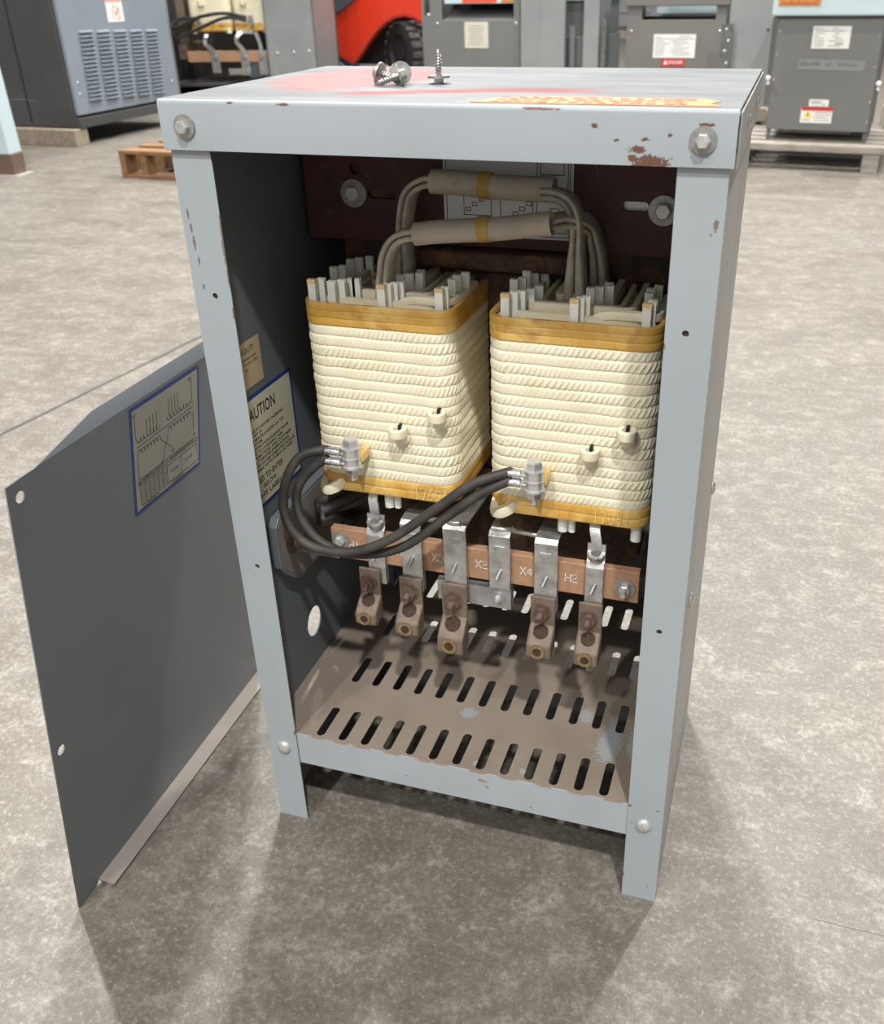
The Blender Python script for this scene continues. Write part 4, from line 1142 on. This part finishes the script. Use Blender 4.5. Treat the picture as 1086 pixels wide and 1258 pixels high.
# tyre, steered so that its tread shows
ty = MB(); RT, WT = .25, .20
n = 48
prof_t = [(-WT / 2, .62), (-WT / 2, .86), (-WT / 2 * .92, .96), (-WT / 2 * .6, 1.0), (WT / 2 * .6, 1.0), (WT / 2 * .92, .96), (WT / 2, .86), (WT / 2, .62), (WT / 2 * .55, .55), (-WT / 2 * .55, .55)]
vs = []; fs = []
for i in range(n):
    t = 2 * PI * i / n
    for (w_, q) in prof_t: vs.append((RT * q * math.cos(t), w_, RT * q * math.sin(t)))
k = len(prof_t)
for i in range(n):
    for j in range(k): fs.append((i * k + j, i * k + (j + 1) % k, ((i + 1) % n) * k + (j + 1) % k, ((i + 1) % n) * k + j))
ty.add(vs, fs)
Tt = Matrix.Translation((.235, .15, .256)) @ Matrix.Rotation(math.radians(-38), 4, 'Z')
to = obj('tyre', ty, 'black', Fk, smooth=40, T=Tt)
tr = MB()
for i in range(20):
    for sd in (-1, 1):
        t = 2 * PI * (i + (.5 if sd > 0 else 0)) / 20
        Rm = Matrix.Rotation(-t, 4, 'Y')
        tr.box((RT - .006, (.0 if sd > 0 else -WT / 2), -.024), (RT + .014, (WT / 2 if sd > 0 else 0), .024), Rm)
obj('tread_blocks', tr, 'tread', to, bev=.004, T=Tt)
obj('wheel_rim', MB().cyl((0, -WT / 2 * .7, 0), (0, WT / 2 * .7, 0), RT * .56, n=28).cyl((0, -WT / 2 * .9, 0), (0, -WT / 2 * .7, 0), RT * .22, n=16), 'black', to, smooth=40, T=Tt)
obj('fender_bolt', MB().dome((.30, .13, .50), (0, -1, 0), .018, .012, 12, 4), 'galv', Fk)

# --- D: grey cabinet with recessed top, plus posts next to it
loc, rz = frame((-1.5, 6.0), 1, -.05)
Dc = thing('grey_transformer', 'dark grey transformer cabinet with a cream nameplate and open top, directly behind the standing screw', 'transformer', loc, rz)
b = MB().prism([(-.53, 0), (.165, 0), (.165, 1.1), (.123, 1.1), (.123, .60), (-.383, .60), (-.383, 1.1), (-.47, 1.1), (-.47, .62), (-.51, .62), (-.51, 1.1), (-.53, 1.1)], lambda u, v, w: (u, w, v), 0, .02)
b.box((-.53, .02, 0), (-.51, .55, 1.1)).box((.145, .02, 0), (.165, .55, 1.1))
fo = obj('front_panel', b, 'bggrey', Dc, bev=.003)
obj('sloped_deck', MB().prism([(.0, .60), (.0, .585), (.22, .64), (.22, .655)], lambda u, v, w: (w, u + .02, v), -.383, .123), 'bggrey', Dc)
obj('inner_back', MB().box((-.5, .50, .0), (.14, .53, .69)), 'blackpart', Dc)
npo = obj('nameplate', MB().box((-.222, -.003, .432), (-.055, 0, .589)), 'lcream', fo)
rows = []
rk = random.Random(9)
for k in range(8): rows.append([(-.20 + rk.uniform(0, .02), .565 - k * .016), (-.085 + rk.uniform(-.02, .01), .565 - k * .016)])
rows += [[(-.215, .578), (-.205, .578)], [(-.205, .45), (-.195, .45)], [(-.08, .45), (-.07, .45)]]
strokes('plate_print', npo, rows, 'greyink', (0, -.003, 0), (1, 0, 0), (0, 0, 1), .003, .0006)
for s_, z in ((-.42, .58), (.14, .58)):
    obj('panel_screw', MB().dome((s_, 0, z), (0, -1, 0), .011, .006, 10, 4), 'zinc', fo)
obj('white_tag', MB().box((-.49, .003, .628), (-.44, .02, .642)), 'lwhite', fo)
# light posts to its right
Pt = thing('steel_upright', 'wide light grey folded steel upright, right next to the cabinet with the cream nameplate', 'upright', loc, rz)
obj('folded_sheet', MB().box((.180, -.03, 0), (.31, -.025, 1.2)).box((.31, -.03, 0), (.478, .0, 1.2)).box((.18, -.025, 0), (.19, .3, 1.2)), 'bglight', Pt, bev=.002)
Pt2 = thing('steel_upright', 'narrow bright grey folded steel upright standing between the two dark grey cabinets', 'upright', loc, rz)
obj('folded_sheet', MB().box((.600, -.02, 0), (.700, -.014, 1.2)).box((.694, -.014, 0), (.700, .30, 1.2)), 'bglight', Pt2, bev=.002)
obj('perforated_flange', MB().box((.712, .0, 0), (.745, .012, .60)), 'darkalu', Pt2, bev=.002)
Pc = thing('pale_lid_transformer', 'grey transformer with a pale blue lid, seen between the wide and the narrow uprights', 'transformer', loc, rz)
obj('lid', MB().box((.35, .25, .70), (.66, .85, 1.0)), 'bgpale', Pc, bev=.01)
obj('body', MB().box((.37, .28, .46), (.64, .82, .70)), 'bggrey', Pc, bev=.004)
obj('lower_body', MB().box((.37, .22, 0), (.66, .80, .49)), 'bglight', Pc, bev=.004)
obj('corner_angle', MB().box((.475, .10, 0), (.512, .115, .56)), 'bglight', Pc)
obj('body_screw', MB().dome((.625, .22, .46), (0, -1, 0), .014, .008, 10, 4), 'lwhite', Pc)
ld = obj('lid', MB().box((-.375, .03, .697), (.118, .48, .95)), 'bgpale', Dc, bev=.003)
obj('red_sticker', MB().box((-.245, .0265, .703), (-.005, .0295, .80)), 'redtag', ld)
obj('orange_sticker', MB().box((.03, .0265, .703), (.112, .0295, .80)), 'orange', ld)

# far grey cabinet seen over the gap
fc = thing('switchgear_cabinet', 'far light grey cabinet on dark timbers, seen through the gap behind the transformer top', 'cabinet', (-2.75, 15.2, 0))
obj('cabinet_body', MB().box((0, 0, .16), (2.0, 1.0, 2.2)), 'bglight', fc, bev=.01)
obj('door_panel', MB().box((.1, -.02, .35), (.95, 0, 2.0)).box((1.05, -.02, .35), (1.9, 0, 2.0)), 'bglight', fc, bev=.006)
obj('timber_base', MB().box((.05, .05, 0), (1.95, .9, .16)), 'wood', fc)
obj('vent_window', MB().box((1.3, -.03, 1.0), (1.75, -.02, 1.25)), 'blackpart', fc)

# --- E: warm grey cabinet with white label and red strip
loc, rz = frame((-.4, 6.0), 1, -.05)
Ec = thing('grey_transformer', 'warm grey transformer cabinet with a white nameplate above a red danger strip', 'transformer', loc, rz)
b = MB().prism([(-.235, 0), (.385, 0), (.385, .70), (.32, .70), (.32, .595), (-.14, .595), (-.14, .70), (-.235, .70)], lambda u, v, w: (u, w, v), 0, .02)
b.box((-.235, .02, 0), (-.215, .5, .70)).box((.365, .02, 0), (.385, .5, .70)).box((-.215, .48, 0), (.365, .5, .60))
fo = obj('front_panel', b, 'bggrey2', Ec, bev=.003)
obj('lid', MB().box((-.25, -.02, .672), (.40, .52, .95)), 'bggrey2', Ec, bev=.006)
obj('sloped_deck', MB().prism([(.0, .575), (.0, .565), (.16, .590), (.16, .60)], lambda u, v, w: (w, u + .015, v), -.14, .32), 'bggrey2', Ec)
npo = obj('nameplate', MB().box((-.056, -.003, .378), (.208, 0, .513)), 'lwhite', fo)
rows = [[(-.04, .497), (-.01, .497)], [(.10, .50), (.18, .50)], [(-.05, .487), (.2, .487)]]
for k in range(7): rows.append([(-.045, .474 - k * .013), (rk.uniform(.0, .05), .474 - k * .013)]); rows.append([(rk.uniform(.05, .08), .474 - k * .013), (rk.uniform(.12, .19), .474 - k * .013)])
strokes('plate_print', npo, rows, 'greyink', (0, -.003, 0), (1, 0, 0), (0, 0, 1), .0028, .0006)
dg_ = obj('danger_strip', MB().box((.0, -.003, .330), (.150, 0, .372)), 'redink', fo)
text('danger_print', dg_, [('DANGER', .048, .343, .090, .020)], 'lwhite', (0, -.003, 0), (1, 0, 0), (0, 0, 1), .0008)
obj('danger_triangle', MB().prism([(.014, .340), (.042, .340), (.028, .366)], lambda u, v, w: (u, w, v), -.0045, -.003), 'lwhite', dg_)
for s_, z in ((-.205, .53), (.35, .53)):
    obj('panel_screw', MB().dome((s_, 0, z), (0, -1, 0), .011, .006, 10, 4), 'zinc', fo)
obj('hanging_rail', MB().box((.392, .06, 0), (.44, .08, .62)), 'bgdark', Ec)
# pale lid behind
pl = obj('pale_blue_transformer_lid', MB().box((-.15, 0, .60), (.62, .6, .85)).box((-.12, .03, 0), (.59, .57, .60)), 'bgpale', bev=.01)
pl.location = (loc[0], loc[1] + .75, 0); tag(pl, 'pale blue transformer seen through the slot under the lid of the warm grey cabinet', 'transformer')

# --- galvanised perforated angle + broad grey panel
gp = thing('leaning_panel', 'broad light grey steel panel standing just left of the pallet-mounted cabinet', 'panel', (.2009, 5.07, 0), math.atan2(-.1, 1))
obj('panel_sheet', MB().box((-.135, 0, 0), (.092, .012, .96)).box((.079, .012, 0), (.092, .25, .96)), 'bglight', gp, bev=.002)
ga = obj('perforated_angle', MB().box((-.167, -.02, 0), (-.108, -.014, .608)).box((-.167, -.014, 0), (-.160, .03, .608)), 'darkalu', gp)
for k, z in enumerate((.30, .36, .42, .48, .53, .585)):
    x = -.138 + (.009 if k % 2 == 0 else -.005)
    obj('rivet', MB().cyl((x, -.0205, z), (x, -.024, z), .006, n=12), 'lwhite', ga)
obj('panel_screw', MB().dome((.070, 0, .581), (0, -1, 0), .007, .005, 10, 4), 'blackpart', gp)

# --- F: cabinet on pallet at the right
loc, rz = frame((.3, 4.48), 1, -.1)
Fc = thing('grey_transformer', 'grey transformer cabinet with yellow-triangle warning label on the pallet at right', 'transformer', loc, rz)
fo = obj('front_panel', MB().box((.036, 0, .165), (.505, .016, .665)), 'bggrey', Fc, bev=.003)
obj('cabinet_body', MB().box((.03, .017, .165), (.511, .42, .665)), 'bggrey', Fc)
for x in (.036, .487):
    for y in (.017, .40):
        obj('leg', MB().box((x, y, .118), (x + .018, y + .018, .165)), 'bggrey', Fc)
obj('lid', MB().box((.005, -.03, .665), (.535, .45, .80)), 'bgpale', Fc, bev=.008)
obj('shade_gap', MB().box((.02, -.006, .655), (.52, .0, .665)), 'bgdark', Fc)
ost = obj('orange_tag', MB().box((.030, -.034, .708), (.215, -.0305, .76)), 'orange', Fc)
strokes('tag_print', ost, [[(.045 + k * .02, .716), (.057 + k * .02, .717 + .002 * (k % 2))] for k in range(8)], 'orangeink', (0, -.034, 0), (1, 0, 0), (0, 0, 1), .006, .0008)
npo = obj('nameplate', MB().box((.197, -.0025, .527), (.365, 0, .622)), 'lwhite', fo)
rows = []
for k in range(8):
    rows.append([(.205 + rk.uniform(0, .01), .612 - k * .0105), (rk.uniform(.22, .27), .612 - k * .0105)]); rows.append([(rk.uniform(.27, .3), .612 - k * .0105), (rk.uniform(.31, .355), .612 - k * .0105)])
rows += [rc(.31, .545, .335, .55), [(.203, .615), (.215, .612)]]
strokes('plate_print', npo, rows, 'greyink', (0, -.0025, 0), (1, 0, 0), (0, 0, 1), .0022, .0006)
wo = obj('warning_label', MB().box((.190, -.0025, .200), (.335, 0, .268)), 'lwhite', fo)
obj('red_header', MB().box((.192, -.0035, .256), (.335, -.0026, .272)), 'redink', wo)
obj('warning_triangle', MB().prism([(.205, .226), (.241, .226), (.223, .256)], lambda u, v, w: (u, w, v), -.0035, -.0026), 'yellow', wo)
strokes('triangle_bolt', wo, [[(.223, .249), (.221, .240), (.225, .239), (.222, .231)]], 'ink', (0, -.0036, 0), (1, 0, 0), (0, 0, 1), .0022, .0005)
strokes('warning_print', wo, [[(.256, .249 - k * .012), (rk.uniform(.31, .327), .249 - k * .012)] for k in range(4)] + [[(.2, .213), (.235, .213)]], 'greyink', (0, -.0026, 0), (1, 0, 0), (0, 0, 1), .0022, .0004)
so = obj('small_sticker', MB().box((.222, -.0025, .275), (.312, 0, .306)), 'lwhite', fo)
strokes('sticker_print', so, [[(.232, .297), (.280, .297)], [(.232, .289), (.275, .289)], [(.285, .284), (.295, .284)]], 'greyink', (0, -.0025, 0), (1, 0, 0), (0, 0, 1), .003, .0004)
tpo = obj('clear_tape', MB().prism([(.150, .437), (.448, .432), (.450, .478), (.151, .482)], lambda u, v, w: (u, w, v), -.0015, 0), 'tapec', fo)
hw = []
for k, (a, b2) in enumerate([(.160, .02), (.175, .02), (.188, .015), (.205, .018), (.222, .02), (.236, .016), (.27, .01), (.285, .015), (.33, .016), (.345, .016), (.365, .012), (.383, .01), (.398, .012)]):
    hw.append([(a, .452), (a + .004, .452 + b2), (a + .009, .454), (a + .010, .454 + b2 * .6)])
strokes('handwriting', tpo, hw, 'ink', (0, -.0015, 0), (1, 0, 0), (0, 0, 1), .0016, .0004)
for x, z in ((.02, .398), (.522, .382)):
    kb = obj('white_knob', MB().dome((x, -.02, z), (0, -1, 0), .012, .012, 16, 5).dome((x, -.02, z), (0, 1, 0), .012, .012, 16, 5).box((x - .006, -.012, z - .03), (x + .006, 0.004, z)), 'ball', Fc, smooth=60)
for x, z in ((.048, .60), (.046, .50), (.044, .39), (.042, .30), (.49, .58), (.493, .45), (.495, .3), (.497, .21), (.03, .25)):
    obj('panel_screw', MB().dome((x, 0, z), (0, -1, 0), .0045, .003, 10, 4), 'galv', fo)
# core feet seen beneath
obj('underside_pan', MB().box((.10, .03, .150), (.43, .38, .164)), 'legin', Fc)
# pallet
pw = thing('wooden_pallet', 'grey weathered wooden pallet under the cabinet at the right', 'pallet', (.28, 4.36, 0), math.atan2(-.1, 1))
for x in (-.12, .515):
    obj('stringer', MB().box((x, 0.003, .0), (x + .075, .60, .082)), 'woodg', pw, bev=.003)
for y, z in ((0, 0), (.14, 0), (.28, 0), (.42, 0), (.54, 0)):
    obj('deck_board', MB().box((-.13, y, .084), (.607, y + .085, .117)), 'woodg', pw, bev=.003)

bk = MB().cyl((.0, 0, .0), (.22, -.35, .0), .02, n=10)
pb = obj('black_bar', MB().sweep([(0, 0, .0), (.14, .1, .62)], [(-.028, -.012), (.028, -.012), (.028, .012), (-.028, .012)], up=(0, 1, 0)), 'black', bev=.003)
pb.location = (.933, 5.06, .0); tag(pb, 'black steel bar leaning up at the right edge next to the pallet', 'bar')
fb = thing('wooden_pallet', 'second weathered pallet further back at the right edge', 'pallet', (1.0, 5.6, 0), .05)
obj('deck_board', MB().box((0, 0, .08), (1.1, .1, .11)).box((0, .2, .08), (1.1, .3, .11)).box((0, .4, .08), (1.1, .5, .11)), 'woodg', fb, bev=.003)
for x in (0, .5, 1.0): obj('stringer', MB().box((x, 0, 0), (x + .09, .5, .08)), 'woodg', fb)
# timber left of F beyond the panel
tm = obj('wood_beam', MB().box((0, 0, .13), (.30, .09, .20)).box((.0, 0, 0), (.09, .09, .13)), 'wood', bev=.004)
tm.location = (.14, 5.0, 0); tag(tm, 'pale wood beam end showing behind the top right corner of the transformer', 'beam')

# --- pale leg at the left edge
S = thing('pale_steel_leg', 'pale blue steel leg with a rusty brown foot at the left edge of the floor', 'leg', (-3.32, 3.38, 0), math.atan2(.1, 1))
obj('leg_sheet', MB().prism([(-.25, .11), (.018, .105), (.042, .105), (.026, .75), (-.25, .75)], lambda u, v, w: (u, w, v), 0, .10), 'bgpale', S, bev=.003)
obj('rusty_foot', MB().box((-.10, .0, .006), (.046, .10, .104)), 'lugrust', S, bev=.003)
obj('foot_plate', MB().box((-.12, -.02, 0), (.075, .12, .006)), 'galvbolt', S)

# --- small orange-brown pallet at left
pl2 = thing('wooden_pallet', 'small orange-brown wooden pallet on the floor behind the left corner of the transformer', 'pallet', (-2.70, 3.47, 0), math.atan2(-.05, 1))
obj('stringer', MB().box((.0, .0, .018), (.034, .62, .112)), 'woodo', pl2, bev=.002)
obj('stringer', MB().box((.115, .01, .018), (.150, .62, .112)), 'woodo', pl2, bev=.002)
obj('stringer', MB().box((.62, .0, .018), (.655, .62, .112)), 'woodo', pl2, bev=.002)
for y in (.0, .16, .32, .48):
    obj('deck_board', MB().box((.0, y, .1125), (.66, y + .09, .130)), 'woodo', pl2, bev=.002)
for y in (.0, .45):
    obj('base_board', MB().box((.0, y, 0), (.66, y + .09, .0175)), 'woodo', pl2, bev=.002)

# ================================================================== LIGHT
def lamp(name, pos, target, energy, size=.26, colr=(1, .985, .955)):
    l = bpy.data.lights.new(name, 'AREA'); l.shape = 'DISK'; l.size = size; l.energy = energy; l.color = colr
    o = bpy.data.objects.new(name, l); C.objects.link(o); o.location = pos
    o.rotation_euler = (V(target) - V(pos)).to_track_quat('-Z', 'Y').to_euler()
    return o
tg = (.2, .1, .4)
def bay(name, dx, dy, dz, h, energy, **k):
    s = (h - .4) / dz
    return lamp(name, (tg[0] - dx * s, tg[1] - dy * s, h), tg, energy, **k)
bay('high_bay_lamp', -.44, .90, 1.60, 6.0, 230)      # front right
bay('high_bay_lamp', .16, .95, 1.08, 6.0, 150)       # behind the photographer, lower
bay('high_bay_lamp', .42, .90, 1.60, 6.0, 60)       # front left
bay('high_bay_lamp', .33, -.94, 1.30, 6.0, 215)      # back left
bay('high_bay_lamp', -.34, -.94, 1.30, 6.0, 250)     # back right
bay('high_bay_lamp', .77, -.64, 1.30, 6.0, 280)       # far left
for (x, y) in ((-4, 9), (1.5, 9.5), (-1.5, 6.5)):
    lamp('high_bay_lamp', (x, y, 6.5), (x, y - 1.0, 0), 240, .4)
w = bpy.data.worlds.new('warehouse_air'); bpy.context.scene.world = w; w.use_nodes = True
wn = w.node_tree; bg = wn.nodes['Background']
# dim hall, with an added brighter lobe behind the photographer as front fill
gn = _n(wn, 'ShaderNodeTexCoord').outputs['Generated']
sx = _n(wn, 'ShaderNodeSeparateXYZ'); wn.links.new(gn, sx.inputs[0])
fr = ramp(wn, sx.outputs[1], .1, -.9)
k = mth(wn, 'ADD', .11, mth(wn, 'MULTIPLY', fr, .36))
bg.inputs[0].default_value = (1, .98, .95, 1); wn.links.new(k, bg.inputs[1])

# ================================================================== CAMERA
cd = bpy.data.cameras.new('camera'); co = bpy.data.objects.new('camera', cd); C.objects.link(co)
co.location = (.4677, -.67722, .84188); co.rotation_mode = 'XYZ'; co.rotation_euler = (1.07429, .01659, .29661)
cd.sensor_fit = 'HORIZONTAL'; cd.sensor_width = 36; cd.lens = 36 * 1163.09 / 1086
cd.shift_x = -52.46 / 1086; cd.shift_y = -25.32 / 1086
cd.clip_start = .02; cd.clip_end = 200
cd.dof.use_dof = True; cd.dof.focus_distance = .88; cd.dof.aperture_fstop = 13
sc_ = bpy.context.scene; sc_.camera = co
sc_.view_settings.view_transform = 'Standard'; sc_.view_settings.look = 'None'; sc_.view_settings.gamma = 1; sc_.view_settings.exposure = 0.35
sc_.view_settings.use_curve_mapping = False
